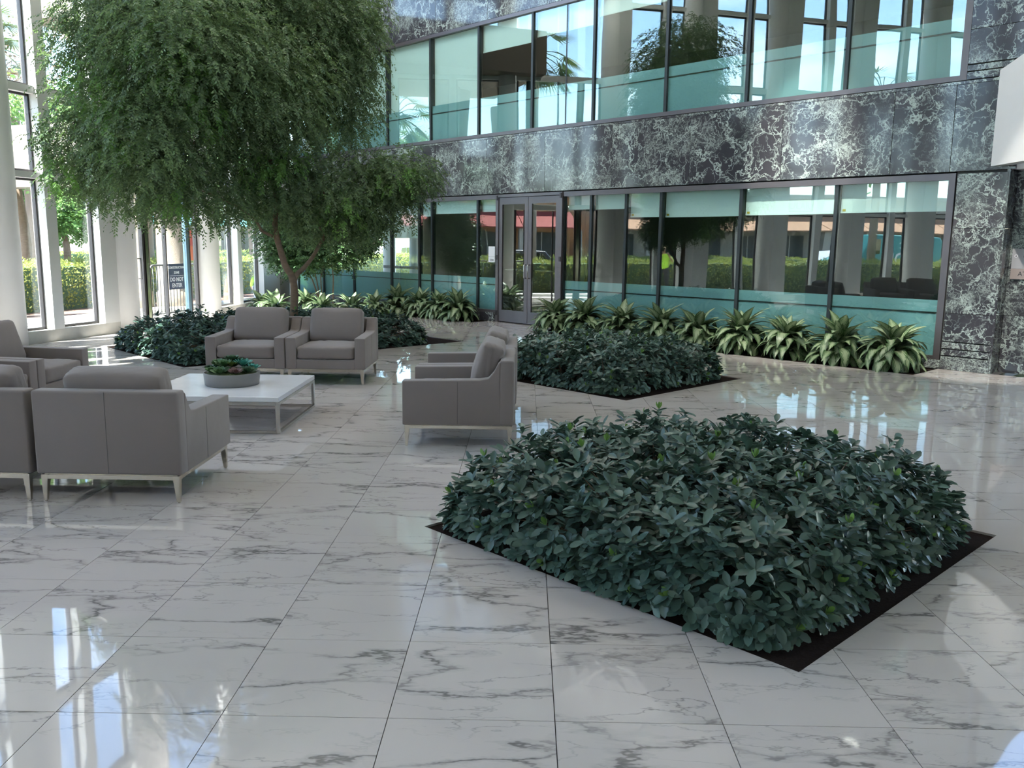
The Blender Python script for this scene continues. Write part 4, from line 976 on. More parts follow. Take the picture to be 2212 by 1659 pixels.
# ------------------------------------------------------------------ TREES
def ellipsoid_sprigs(CR, dens, shell=(0.62, 1.05)):
    O = []; D = []
    for (x, y, z, rx, rz) in CR:
        ry = min(0.9*(rx+rz)/2, 1.3); n = int(dens*(rx*ry+rx*rz+ry*rz))
        u = unit(rng.normal(0, 1, (n, 3))); r = rng.uniform(*shell, (n, 1))
        O.append(np.array([x, y, z])+u*r*np.array([rx, ry, rz])); D.append(u)
    return np.concatenate(O), np.concatenate(D)
def sprig_mesh(name, O, D, L, nleaf, leaf_len, leaf_w, droop, tilt=0.55):
    n = len(O); ax0 = unit(D*np.array([1, 1, 0.35])+rng.normal(0, 0.35, D.shape)); down = np.array([0, 0, -1.0])
    V = []; LO = []; LD = []; LN = []; LS = []
    p = O.copy(); LL = L*rng.uniform(0.6, 1.2, n); step = LL/nleaf
    for k in range(nleaf):
        f = k/nleaf; ax = unit(ax0*(1-droop*f)+down*droop*(0.4+f)); p = p+ax*step[:, None]
        side = unit(np.cross(ax, np.array([0.01, 0.02, 1.0]))); sg = 1 if k % 2 else -1
        d = unit(ax*tilt+side*sg*0.75+rng.normal(0, 0.22, p.shape)+down*0.22)
        LO.append(p.copy()); LD.append(d); LN.append(np.cross(side, ax)+rng.normal(0, 0.35, p.shape)); LS.append(np.stack([leaf_w*np.ones(n), leaf_len*rng.uniform(0.7, 1.2, n)*(1-0.4*f), leaf_w*np.ones(n)], 1))
    LO, LD, LN, LS = map(np.concatenate, (LO, LD, LN, LS)); X, Y, Z = frames(LD, LN)
    V, Fc = scatter(*LEAF_S, LO, X, Y, Z, LS); return V, Fc
CROWN=[(-5.95,13.60,4.54,1.40,1.03),(-4.72,14.20,4.82,1.54,1.15),(-3.54,14.80,4.81,1.08,1.20),(-6.23,13.30,3.54,1.01,0.79),(-5.08,13.60,3.46,1.25,0.88),(-4.11,14.50,3.81,1.10,1.02),(-3.18,15.00,4.04,0.69,0.81),(-6.80,13.20,3.12,0.56,0.44),(-6.79,13.40,2.73,0.58,0.44),(-5.93,13.30,2.59,0.94,0.58),(-5.09,13.50,2.47,0.95,0.53),(-4.36,14.20,2.60,0.85,0.58),(-3.71,14.30,2.46,0.77,0.62),(-3.01,14.60,2.56,0.87,0.63),(-2.26,14.80,2.85,0.80,0.42),(-2.44,14.90,2.43,0.61,0.44),(-3.46,14.80,2.10,0.72,0.40),(-2.86,15.00,2.04,0.53,0.37),(-6.43,13.40,4.96,0.69,0.58),(-5.35,14.00,5.45,1.44,0.76),(-3.92,14.60,5.62,1.50,0.95),(-2.92,15.00,5.15,0.50,0.98),(-5.01,14.20,6.46,2.00,0.92),(-4.72,12.60,4.28,1.23,0.96),(-5.34,12.50,3.12,0.95,0.74),(-4.00,13.20,4.01,1.07,0.93),(-2.05,14.8,2.78,0.55,0.36)]
FICUS=[(-5.38,20.20,1.92,0.88,0.66),(-4.76,20.40,2.25,0.99,0.66),(-4.46,20.20,1.56,0.82,0.49),(-3.93,20.30,1.78,0.49,0.49),(-5.72,20.00,1.44,0.49,0.38),(-5.23,20.00,1.28,0.65,0.33),(-5.86,20.40,2.13,0.55,0.55)]
tree = thing('weeping_tree', 'large indoor tree with drooping fine foliage and forked brown trunk', 'tree', (-3.889, 14.25, 0))
TO = np.array([-3.889, 14.25, 0])
def limb(name, pts, r0, r1, parent=tree):
    n = len(pts); P = [Vector(p) for p in pts]; Q = [P[0]]
    for i in range(n-1):
        for k in range(1, 4):
            t = k/3; p0, p1, p2, p3 = P[max(i-1, 0)], P[i], P[i+1], P[min(i+2, n-1)]
            Q.append(0.5*((2*p1)+(p2-p0)*t+(2*p0-5*p1+4*p2-p3)*t*t+(3*p1-p0-3*p2+p3)*t**3))
    m = len(Q); R = [(r0+(r1-r0)*(i/(m-1))**0.8)*(1+0.05*math.sin(i*2.3)) for i in range(m)]
    return MB().tube(Q, R, 12).build(name, 'bark', parent)
limb('trunk', [(-3.889, 14.25, -0.02), (-3.884, 14.25, 0.408), (-3.856, 14.25, 0.795), (-3.878, 14.25, 1.094), (-3.979, 14.22, 1.292), (-4.043, 14.2, 1.519), (-4.103, 14.2, 1.767), (-4.126, 14.2, 2.006), (-4.1, 14.2, 2.304), (-4.13, 14.2, 2.746), (-4.225, 14.2, 3.256), (-4.319, 14.2, 3.76), (-4.409, 14.2, 4.328), (-4.419, 14.2, 5.029), (-4.538, 14.2, 5.718)], 0.078, 0.02)
for pts, a, b in (([(-3.874, 14.25, 1.0), (-3.812, 14.3, 1.162), (-3.734, 14.4, 1.251), (-3.606, 14.5, 1.428), (-3.499, 14.6, 1.637), (-3.4, 14.7, 1.809), (-3.292, 14.8, 1.967), (-3.117, 14.9, 2.228), (-2.773, 15.0, 2.509), (-2.29, 15.0, 2.824)], 0.048, 0.012),
                  ([(-3.499, 14.6, 1.637), (-3.424, 14.6, 1.831), (-3.491, 14.6, 1.945), (-3.52, 14.6, 2.037), (-3.423, 14.7, 2.486), (-3.507, 14.8, 3.178)], 0.026, 0.010),
                  ([(-3.4, 14.7, 1.809), (-3.309, 14.9, 1.874), (-3.189, 15.1, 1.958), (-2.898, 15.2, 2.122)], 0.022, 0.008),
                  ([(-4.10, 14.2, 1.73), (-4.21, 14.1, 1.81), (-4.291, 14.0, 1.867), (-4.323, 13.9, 1.982), (-4.406, 13.8, 2.11), (-4.627, 13.6, 2.272), (-5.052, 13.4, 2.468), (-5.672, 13.2, 2.656)], 0.030, 0.010),
                  ([(-4.12, 14.2, 2.599), (-4.431, 14.0, 3.089), (-4.798, 13.8, 3.277), (-5.27, 13.5, 3.169), (-5.891, 13.3, 3.277), (-6.343, 13.2, 3.193)], 0.040, 0.012),
                  ([(-4.287, 14.2, 3.616), (-4.542, 14.0, 4.01), (-4.601, 13.8, 4.458), (-5.08, 13.6, 4.884)], 0.034, 0.012),
                  ([(-4.2, 14.2, 3.1), (-3.9, 14.5, 3.5), (-3.5, 14.8, 4.0), (-3.2, 15.0, 4.6)], 0.034, 0.012)): limb('branch', pts, a, b)
O, D = ellipsoid_sprigs(CROWN, 400, (0.45, 1.06))
V, Fc = sprig_mesh('foliage', O, D, 0.30, 13, 0.078, 0.026, 0.62)
o = mesh_obj('foliage', fast_mesh('foliage', V-TO, Fc), 'tree_leaf', tree); o['kind'] = 'stuff'
# brighter young sprays in a few places
yc = [(-5.1, 12.6, 4.3, .35, .5), (-4.85, 12.5, 3.9, .3, .35), (-5.75, 12.4, 3.3, .25, .4), (-4.55, 12.6, 3.55, .3, .3), (-3.75, 13.7, 2.95, .3, .25), (-5.2, 12.9, 2.35, .3, .2), (-3.0, 14.0, 2.2, .3, .2), (-4.1, 13.6, 2.8, .3, .25), (-2.2, 14.4, 2.8, .4, .2), (-6.2, 12.6, 3.9, .3, .4), (-6.9, 12.8, 2.7, .2, .25)]
O, D = ellipsoid_sprigs(yc, 170); V, Fc = sprig_mesh('young_foliage', O, D, 0.32, 16, 0.085, 0.028, 0.75)
o = mesh_obj('young_foliage', fast_mesh('young_foliage', V-TO, Fc), 'tree_leaf_young', tree); o['kind'] = 'stuff'
# small dark trees in the corner
fic = thing('ficus_tree', 'small dark glossy leaved tree cluster with thin stems behind the tree trunk', 'tree', (-4.8, 20.2, 0))
for pts in ([(-4.874, 20.2, -0.02), (-4.874, 20.2, 0.363), (-4.938, 20.2, 0.852), (-5.048, 20.2, 1.229), (-5.3, 20.2, 1.8)], [(-4.80, 20.2, -0.02), (-4.808, 20.2, 0.364), (-4.828, 20.2, 0.853), (-4.741, 20.2, 1.286), (-4.8, 20.3, 2.2)],
            [(-4.56, 20.2, -0.02), (-4.555, 20.2, 0.367), (-4.533, 20.2, 0.856), (-4.544, 20.2, 1.288), (-4.3, 20.2, 1.8)], [(-4.88, 20.2, 0.3), (-5.027, 20.2, 0.796), (-5.163, 20.2, 1.011), (-5.4, 20.1, 1.4)]): limb('stem', pts, 0.022, 0.008, fic)
O, D = ellipsoid_sprigs(FICUS, 620, (0.3, 1.08)); V, Fc = sprig_mesh('foliage', O, D, 0.26, 9, 0.085, 0.038, 0.35, 0.4)
o = mesh_obj('foliage', fast_mesh('foliage', V-np.array([-4.8, 20.2, 0]), Fc), 'ficus_leaf', fic); o['kind'] = 'stuff'

# ------------------------------------------------------------------ CONSTRUCTION BARRIER
A = Vector((-7.92, 18.0, 0)); B = Vector((-7.54, 20.0, 0)); e = (B-A).normalized(); Lb = (B-A).length
br = thing('crowd_barrier', 'galvanised steel crowd barrier with navy sign outside the entrance glass', 'barrier', tuple((A+B)/2))
def bp(t, z): return A+e*t+Vector((0, 0, z))
R = 0.14; pts = [bp(0.0, 0.12)]+[bp(R-R*math.cos(a), 1.16-R+R*math.sin(a)) for a in np.linspace(0, PI/2, 6)]+[bp(Lb-R+R*math.sin(a), 1.16-R+R*math.cos(a)) for a in np.linspace(0, PI/2, 6)]+[bp(Lb, 0.12), bp(0.0, 0.12)]
MB().tube(pts, 0.021, 10, False).build('outer_frame', 'galvanised', br)
for k in range(1, 17): MB().tube([bp(Lb*k/17, 0.12), bp(Lb*k/17, 1.16 if 1 < k < 16 else 1.145)], 0.009, 6).build('bar', 'galvanised', br)
n_ = Vector((e.y, -e.x, 0))
for t in (0.35, Lb-0.35): MB().tube([bp(t, 0.12), bp(t, 0.02)+n_*0.28, bp(t, 0.0)+n_*0.32], 0.014, 8).tube([bp(t, 0.12), bp(t, 0.02)-n_*0.28], 0.014, 8).build('foot', 'galvanised', br)
for z in (0.35, 0.95): MB().tube([bp(Lb, z), bp(Lb+0.06, z), bp(Lb+0.06, z+0.10)], 0.008, 6).build('hook', 'galvanised', br)
sgn = thing('barrier_sign', 'navy sign reading contstruction zone do not enter on the barrier', 'sign', tuple(bp(0.92, 0.62)+n_*0.03))
Ms = Matrix(((e.x, n_.x, 0, 0), (e.y, n_.y, 0, 0), (0, 0, 1, 0), (0, 0, 0, 1)))
MB().box((-0.29, 0.0, 0.0), (0.29, 0.006, 0.56), Ms).build('plate', 'sign_navy', sgn, shift=(0, 0, 0))
MB().box((-0.26, 0.006, 0.296), (0.26, 0.008, 0.304), Ms).build('rule_line', 'sign_white', sgn, shift=(0, 0, 0))
Rt = Matrix(((e.x, 0, n_.x), (e.y, 0, n_.y), (0, 1, 0))).to_4x4()
for body, z, sz in (('CONTSTRUCTION', 0.475, 0.072), ('ZONE', 0.365, 0.072), ('DO NOT', 0.215, 0.125), ('ENTER', 0.085, 0.125)):
    text_mesh('lettering', body, sz, 'sign_white', sgn, Matrix.Translation(n_*0.0075+Vector((0, 0, z))) @ Rt, bold=0.002)

# ------------------------------------------------------------------ OUTSIDE
E1 = Vector((0.2747, 0.9615, 0)); M1 = Vector((-0.9615, 0.2747, 0)); W0 = Vector((-8.1, 13.75, 0))
def W(o, t, z=0.0): return W0+M1*o+E1*t+Vector((0, 0, z))
def strip(name, label, mat, o0, o1, z, t0=-60, t1=90, th=0.1, kind='structure', cat='ground'):
    mb = MB(); mb.prism([W(o0, t0, z-th), W(o1, t0, z-th), W(o1, t1, z-th), W(o0, t1, z-th)], (0, 0, th)); p = W((o0+o1)/2, 0, z)
    return tag(mb.build(name, mat, None, shift=tuple(p)), label, cat, kind=kind)
g = tag(MB().box((-260, -220, -0.32), (220, 260, -0.22)).build('ground', 'grass', None, shift=(0, 0, -0.3)), 'wide grassy ground around the building', 'ground', kind='structure')
strip('pavement', 'pale paved walk outside the glass wall', 'paver', -3.6, 3.2, -0.06)
strip('mulch_bed', 'reddish brown mulch strip under the clipped hedge', 'mulch_red', 3.2, 8.2, -0.10)
strip('sidewalk', 'pale concrete sidewalk between hedge and road', 'paver', 8.2, 9.6, -0.08)
strip('road', 'grey asphalt road beyond the hedge', 'asphalt', 9.6, 25.0, -0.14)
strip('kerb', 'pale far kerb of the road', 'kerb', 25.0, 25.35, -0.04)
strip('lawn', 'green lawn strip across the road', 'grass', 25.35, 31.0, -0.10)
strip('parking_lot', 'grey parking lot in front of the far shops', 'asphalt', 31.0, 44.0, -0.12)
# low pale paver steps by the glass
for k in range(2):
    mb = MB(); mb.prism([W(1.4+k*0.5, -2, -0.06), W(1.9+k*0.5, -2, -0.06), W(1.9+k*0.5, 22, -0.06), W(1.4+k*0.5, 22, -0.06)], (0, 0, 0.10+0.08*k)); tag(mb.build('step', 'kerb', None, shift=tuple(W(1.65+k*.5, 8, 0))), ['low pale step in the outside walk', 'higher pale step in the outside walk'][k], 'step', kind='structure')
def hedge(label, o0, o1, t0, t1, h, dens, mat='hedge_leaf', leaf=0.075):
    p = W((o0+o1)/2, (t0+t1)/2, -0.1); t = thing('clipped_hedge', label, 'hedge', tuple(p))
    mb = MB(); ins = 0.12; mb.prism([W(o0+ins, t0+ins, -0.1), W(o1-ins, t0+ins, -0.1), W(o1-ins, t1-ins, -0.1), W(o0+ins, t1-ins, -0.1)], (0, 0, h)); mb.build('core', 'succ_dark', t)
    wd, ln = o1-o0, t1-t0; n = int(dens*ln*(wd+2*h)); f = rng.random(n); top = f < wd/(wd+2*h)
    oo = np.where(top, rng.uniform(o0, o1, n), np.where(rng.random(n) < .5, o0, o1)+rng.normal(0, .05, n)); tt = rng.uniform(t0, t1, n)
    zz = np.where(top, h+rng.normal(0, 0.05, n)+0.05*np.sin(tt*3.1), rng.uniform(0.0, h, n))-0.06
    O = np.array(W0)[None]+np.outer(oo, M1)+np.outer(tt, E1); O[:, 2] = zz
    D = rng.normal(0, 1, (n, 3)); D[:, 2] += 0.6; N = rng.normal(0, 1, (n, 3)); X, Y, Z = frames(D, N)
    V, Fc = scatter(*LEAF_S, O-np.array(p), X, Y, Z, np.stack([np.full(n, leaf*.6), leaf*rng.uniform(.7, 1.3, n), np.full(n, leaf)], 1))
    o = mesh_obj('foliage', fast_mesh('foliage', V, Fc), mat, t); o['kind'] = 'stuff'
hedge('long clipped yellow green hedge outside the glass wall', 5.6, 7.4, -22, 36, 1.08, 330)
hedge('lower clipped hedge across the road', 26.5, 27.8, -40, 50, 0.9, 120, leaf=0.11)
def street_tree(label, o, t, h, r, leafy=1.0, mat='street_tree_leaf', lean=0.0, clusters=9, seed=0, trunk_r=0.18, group='street trees outside'):
    q = random.Random(seed); p = W(o, t, -0.1); tr = thing('street_tree', label, 'tree', tuple(p), group=group); P = np.array(p)
    limb('trunk', [p, p+Vector((0.1, 0.05, h*0.25)), p+Vector((lean, 0.0, h*0.5))], trunk_r, trunk_r*0.7, tr)
    fork = p+Vector((lean, 0, h*0.5)); cl = []
    for k in range(clusters):
        a = k*2.4+q.uniform(-.4, .4); rr = r*q.uniform(0.35, 0.85); c = fork+Vector((rr*math.cos(a), rr*math.sin(a), h*q.uniform(0.08, 0.5)))
        limb('branch', [fork, fork+(c-fork)*0.5+Vector((0, 0, 0.2)), c], trunk_r*0.4, 0.02, tr)
        cl.append((c.x, c.y, c.z, r*0.5, r*0.36))
        if leafy < 0.3:
            for j in range(7):
                b0 = fork+(c-fork)*q.uniform(.4, 1); b1 = b0+Vector((q.uniform(-1, 1), q.uniform(-1, 1), q.uniform(.2, 1.2)))*r*0.35; limb('twig', [b0, (b0+b1)/2+Vector((0.05, 0, .05)), b1], 0.022, 0.006, tr)
    if leafy > 0:
        O, D = ellipsoid_sprigs(cl, 110*leafy, (0.2, 1.05)); V, Fc = sprig_mesh('foliage', O, D, 0.5, 6, 0.20, 0.11, 0.3, 0.4)
        o_ = mesh_obj('foliage', fast_mesh('foliage', V-P, Fc), mat, tr); o_['kind'] = 'stuff'
street_tree('green leafy street tree seen through the left window bay', 19.3, 20.7, 4.6, 3.0, 1.0, seed=1, clusters=11)
street_tree('dark trunked street tree behind the left column', 9.1, 8.6, 6.5, 2.2, 0.35, seed=2, trunk_r=0.24)
street_tree('low green tree half hidden behind the left column', 20.5, 16.2, 4.4, 2.8, 0.9, seed=12)
street_tree('bare branched tree outside the upper left window', 14.2, 13.9, 9.5, 3.6, 0.06, 'dry_twig', seed=3, clusters=12)
street_tree('pale green tree seen past the entrance bay', 14.8, 26.9, 6.0, 3.0, 0.9, seed=4)
street_tree('rounded tree down the road beyond the tree trunk', 20.5, 37.0, 6.0, 2.8, 1.0, seed=5)
street_tree('broad tree across the road reflected in the office glass', 29.0, 2.0, 7.5, 3.4, 0.8, seed=6)
street_tree('second broad tree across the road further toward the camera', 28.5, -14.0, 7.0, 3.2, 0.8, seed=7)
street_tree('large tree at the far end of the road', 30.0, 34.0, 9.0, 4.5, 0.9, seed=8)
street_tree('shady tree near the far teal roof', 24.0, 62.0, 9.0, 5.0, 0.9, seed=9)
street_tree('tall tree beyond the corner of the building', -2.0, 46.0, 8.0, 3.5, 0.9, seed=10)
def palm(label, x, y, h, seed, R=2.0):
    q = random.Random(seed); t = thing('palm_tree', label, 'palm', (x, y, -0.1), group='palm trees outside')
    MB().tube([(0, 0, 0), (0.08, 0, h*0.3), (0.12, 0.05, h*0.7), (0.10, 0.05, h)], [0.20, 0.17, 0.15, 0.16], 12).build('trunk', 'palm_trunk', t, shift=(0, 0, 0))
    for k in range(20):
        a = k*2.4; el = math.radians(q.uniform(-30, 70)); L = R*q.uniform(.8, 1.1); V = []; Fc = []
        d0 = Vector((math.cos(a)*math.cos(el), math.sin(a)*math.cos(el), math.sin(el))); p = Vector((0.1, 0.05, h)); mbx = MB(); pts = [p.copy()]
        for j in range(5): dd = (d0+Vector((0, 0, -0.20*j))).normalized(); p = p+dd*L*0.12; pts.append(p.copy())
        O = []; D = []
        for j in range(26):
            b = (j/25-0.5)*math.radians(230); sd = d0.cross(Vector((0, 0, 1))).normalized(); ff = (pts[-1]-pts[-2]).normalized()
            D.append(tuple(ff*math.cos(b)+sd*math.sin(b)+Vector((0, 0, -0.15)))); O.append(tuple(pts[-1]))
        O = np.array(O); D = unit(np.array(D)); X, Y, Z = frames(D, np.tile(np.array([0.1, 0.1, 1.0]), (26, 1))); Vv, Ff = scatter(*LEAF_S, O, X, Y, Z, np.tile(np.array([0.075, L*0.55, 0.05]), (26, 1)))
        mbx.tube(pts, 0.018, 5); st = mbx.mesh('frond'); sv = np.array([v.co[:] for v in st.vertices]); 
        o = mesh_obj('frond', fast_mesh('frond', Vv, Ff), 'palm_leaf', t); mesh_obj('frond_stalk', st, 'palm_leaf', o)
palm('tall fan palm outside, mirrored in the middle of the upper windows', -19.5, 17.9, 9.6, 1, 2.3)
palm('shorter fan palm outside, mirrored in the lowered upper blinds', -18.3, 23.7, 6.8, 2, 2.0)
palm('fan palm cut by the upper left picture corner', -18.7, 30.3, 8.2, 3, 2.2)
palm('fan palm toward the camera end of the walk', -19.0, 3.5, 8.0, 4, 2.0)
# concrete entrance canopy and its flared columns
can = thing('entrance_canopy', 'tan concrete entrance canopy slab outside the glass wall', 'canopy', tuple(W(4, 5.5, 6.3)), kind='structure')
mb = MB(); mb.prism([W(-0.25, 4.2, 6.35), W(4.2, 4.6, 6.35), W(5.5, 13.0, 6.35), W(-1.1, 13.2, 6.35)], (0, 0, 1.15)); mb.build('slab', 'fascia_concrete', can)
fas = thing('concrete_fascia', 'tan concrete beam outside the left window bay', 'canopy', tuple(W(3.0, 9.5, 3.0)), kind='structure')
mb = MB(); mb.prism([W(2.6, 6.4, 3.0), W(10.5, 7.4, 3.0), W(10.5, 8.0, 3.0), W(2.6, 7.0, 3.0)], (0, 0, 1.55)); mb.build('beam', 'fascia_concrete', fas)
for (x, y, r0, r1), lb in zip([(-9.2, 20.5, 0.20, 0.48), (-8.55, 20.75, 0.36, 0.50), (-12.4, 19.0, 0.30, 0.5), (-11.6, 26.0, 0.32, 0.5)], ['slender flared pebble concrete pillar outside, left in the entrance bay', 'stout pebble concrete pillar outside behind the barrier', 'far flared concrete pillar under the canopy edge', 'farthest flared concrete pillar under the canopy corner']):
    z1 = 6.36
    tag(MB().lathe([(r0*1.15, 0), (r0*1.15, 0.5), (r0, 0.55), (r0, 2.0), (r0+(r1-r0)*0.3, 4.0), (r1, z1)], (0, 0, 0), 36).build('pillar', 'pebble_concrete', None, shift=(0, 0, 0)), lb, 'pillar', kind='structure').location = (x, y, -0.06)
# people -----------------------------------------------------------
def person(label, loc, rz, joints, bones, radii, region, mats, extra=None, group=None):
    me = bpy.data.meshes.new('person'); names = list(joints); idx = {n: i for i, n in enumerate(names)}
    me.from_pydata([joints[n] for n in names], [(idx[a], idx[b]) for a, b in bones], [])
    o = bpy.data.objects.new('person', me); COL.objects.link(o)
    o.modifiers.new('skin', 'SKIN'); sv = me.skin_vertices[0].data
    for i, n in enumerate(names): sv[i].radius = radii[n]; sv[i].use_root = (i == 0)
    ss = o.modifiers.new('sub', 'SUBSURF'); ss.levels = 2; ss.render_levels = 2
    dg = bpy.context.evaluated_depsgraph_get(); m2 = bpy.data.meshes.new_from_object(o.evaluated_get(dg)); m2.name = 'body'
    bpy.data.objects.remove(o)
    m2.materials.clear(); keys = list(mats)
    for k in keys: m2.materials.append(MAT[mats[k]])
    segs = [(Vector(joints[a]), Vector(joints[b]), region[(a, b)]) for a, b in bones]
    for p in m2.polygons:
        c = Vector(p.center); best = None
        for a, b, r in segs:
            ab = b-a; t = max(0, min(1, (c-a).dot(ab)/ab.length_squared)); d = (c-a-ab*t).length
            if best is None or d < best[0]: best = (d, r)
        p.material_index = keys.index(best[1]); p.use_smooth = True
    t = thing('person', label, 'person', loc, rz, group); mesh_obj('body', m2, None, t)
    if extra: extra(t)
    return t
def std_radii(j): 
    base = {'pelvis': (.15, .13), 'waist': (.14, .115), 'chest': (.165, .125), 'neck': (.055, .055), 'chin': (.06, .07), 'head': (.075, .09), 'crown': (.05, .06)}
    out = {}
    for n in j:
        k = n[2:] if n[1] == '_' else n
        out[n] = base.get(k) or {'hip': (.095, .10), 'knee': (.062, .065), 'ankle': (.042, .045), 'toe': (.04, .03), 'sh': (.062, .062), 'el': (.043, .043), 'wr': (.03, .03), 'hand': (.034, .022)}[k]
    return out
BONES = [('pelvis', 'waist'), ('waist', 'chest'), ('chest', 'neck'), ('neck', 'chin'), ('chin', 'head'), ('head', 'crown')]
for s_ in 'lr': BONES += [('pelvis', s_+'_hip'), (s_+'_hip', s_+'_knee'), (s_+'_knee', s_+'_ankle'), (s_+'_ankle', s_+'_toe'), ('chest', s_+'_sh'), (s_+'_sh', s_+'_el'), (s_+'_el', s_+'_wr'), (s_+'_wr', s_+'_hand')]
def reg(b):
    a, c = b
    if c in ('waist', 'chest') or c.endswith('_sh') or c.endswith('_el') or b == ('chest', 'neck'): return 'shirt'
    if 'hip' in c or 'knee' in c or 'ankle' in c: return 'trousers'
    if 'toe' in c: return 'boots'
    return 'skin'
REG = {b: reg(b) for b in BONES}
def hat(c, r):
    def f(t):
        MB().lathe([(0.0, 0.085), (r*0.55, 0.08), (r*0.62, 0.01), (r, 0.0), (r, -0.008), (0.0, -0.008)], c, 20).build('hat', 'straw_hat', t, shift=(0, 0, 0))
    return f
# crouching worker seen from behind through the glass (faces +y local)
j1 = {'pelvis': (0, 0, .34), 'waist': (0, .10, .50), 'chest': (0, .26, .66), 'neck': (0, .40, .74), 'chin': (0, .46, .74), 'head': (0, .52, .76), 'crown': (0, .57, .78),
      'l_hip': (-.11, .02, .33), 'l_knee': (-.17, .36, .42), 'l_ankle': (-.14, .12, .09), 'l_toe': (-.14, .30, .04), 'r_hip': (.11, .02, .33), 'r_knee': (.17, .38, .34), 'r_ankle': (.14, .10, .09), 'r_toe': (.14, .28, .04),
      'l_sh': (-.19, .28, .66), 'l_el': (-.24, .42, .44), 'l_wr': (-.16, .58, .28), 'l_hand': (-.14, .66, .22), 'r_sh': (.19, .28, .66), 'r_el': (.24, .42, .42), 'r_wr': (.14, .58, .26), 'r_hand': (.12, .66, .20)}
person('person crouching in lime hi-vis shirt and grey-blue trousers outside the window', (-7.72, 24.9, -0.06), 0.35, j1, BONES, std_radii(j1), REG, {'shirt': 'hi_vis', 'trousers': 'denim', 'boots': 'boot', 'skin': 'skin'})
j2 = {'pelvis': (0, 0, .95), 'waist': (0, .02, 1.12), 'chest': (0, .02, 1.36), 'neck': (0, .02, 1.50), 'chin': (0, .05, 1.57), 'head': (0, .04, 1.64), 'crown': (0, .03, 1.71),
      'l_hip': (-.10, 0, .90), 'l_knee': (-.11, .03, .50), 'l_ankle': (-.11, 0, .09), 'l_toe': (-.12, .18, .04), 'r_hip': (.10, 0, .90), 'r_knee': (.11, .05, .50), 'r_ankle': (.12, .02, .09), 'r_toe': (.14, .19, .04),
      'l_sh': (-.19, .02, 1.40), 'l_el': (-.27, .16, 1.22), 'l_wr': (-.12, .30, 1.44), 'l_hand': (-.06, .30, 1.53), 'r_sh': (.19, .02, 1.40), 'r_el': (.27, .16, 1.22), 'r_wr': (.12, .30, 1.44), 'r_hand': (.06, .30, 1.53)}
person('person in lime hi-vis shirt and hat with hands raised, mirrored in the office glass', (-12.6, 13.3, -0.10), -PI/2, j2, BONES, std_radii(j2), REG, {'shirt': 'hi_vis', 'trousers': 'dark_trousers', 'boots': 'boot', 'skin': 'skin'}, hat((0, .03, 1.70), .19))
# cones and panel --------------------------------------------------
def cone(label, x, y):
    t = thing('traffic_cone', label, 'cone', (x, y, -0.06), group='traffic cones outside')
    MB().rbox((-.18, -.18, 0), (.18, .18, .035), 0.01, 2).build('base', 'rubber', t, shift=(0, 0, 0)); MB().lathe([(.13, .035), (.03, .70), (.02, .71)], (0, 0, 0), 24).build('cone', 'orange_plastic', t, shift=(0, 0, 0)); MB().lathe([(.098, .26), (.073, .40), (.07, .40), (.094, .26)], (0, 0, 0), 24).build('reflective_band', 'sign_white', t, shift=(0, 0, 0))
cone('orange traffic cone outside beside the third column', -8.25, 23.6); cone('orange traffic cone at the hedge, mirrored in the office glass', -12.5, 9.5)
pn = thing('warning_panel', 'red and orange warning panel on a post outside behind the barrier', 'sign', (-8.55, 21.6, -0.06))
MB().tube([(0, 0, 0), (0, 0, 1.95)], 0.03, 10).build('post', 'galvanised', pn, shift=(0, 0, 0)); MB().rbox((-.22, -.06, 1.62), (.22, -.03, 2.05), 0.01, 2).build('upper_panel', 'red_plastic', pn, shift=(0, 0, 0)); MB().rbox((-.22, -.06, 1.25), (.22, -.03, 1.615), 0.01, 2).build('lower_panel', 'orange_plastic', pn, shift=(0, 0, 0)); MB().lathe([(.22, 0), (.22, .04), (.05, .08)], (0, 0, 0), 20).build('foot', 'rubber', pn, shift=(0, 0, 0))
# vehicles ---------------------------------------------------------
def vehicle(label, cat, o, t, prof, wid, mat, wheels, win, name, ang=0.0, text=None):
    p = W(o, t, -0.14); v = thing(name, label, cat, tuple(p), math.atan2(E1.y, E1.x)+ang)
    b2 = bevelled_prism([(x, -wid/2, z) for x, z in prof], (0, wid, 0), 0.07, 3); mesh_obj('body', bm_mesh(b2, 'body'), mat, v)
    for x in wheels:
        for s_ in (-1, 1):
            w_ = MB().tube([(x, s_*(wid/2-0.19), 0.33), (x, s_*(wid/2+0.02), 0.33)], 0.33, 22).build('wheel', 'rubber', v, shift=(0, 0, 0)); MB().tube([(x, s_*(wid/2+0.0), 0.33), (x, s_*(wid/2+0.028), 0.33)], 0.20, 16).build('hub_cap', 'steel', w_, shift=(0, 0, 0))
    for quad in win:
        for s_ in (-1, 1):
            MB().prism([(x, s_*(wid/2+0.004), z) for x, z in quad], (0, s_*0.008, 0)).build('side_window', 'car_glass', v, shift=(0, 0, 0))
    for s_ in (-1, 1):
        MB().rbox((prof[0][0]-0.03, s_*wid*0.36-0.12, 0.68), (prof[0][0]+0.04, s_*wid*0.36+0.12, 0.86), 0.02, 2).build('tail_lamp', 'red_plastic', v, shift=(0, 0, 0))
    for body, sz, z, xo, s_ in (text or []):
        R_ = Matrix(((-1 if s_ > 0 else 1, 0, 0), (0, 0, s_), (0, 1, 0))).to_4x4(); R_.translation = Vector((xo, s_*(wid/2+0.012), z)); text_mesh('lettering', body, sz, 'sign_white', v, R_, bold=0.01)
CARP = [(-2.2, 0.35), (-2.25, 0.95), (-1.9, 1.05), (-1.45, 1.52), (0.45, 1.55), (1.15, 1.02), (2.1, 0.90), (2.25, 0.6), (2.2, 0.33)]
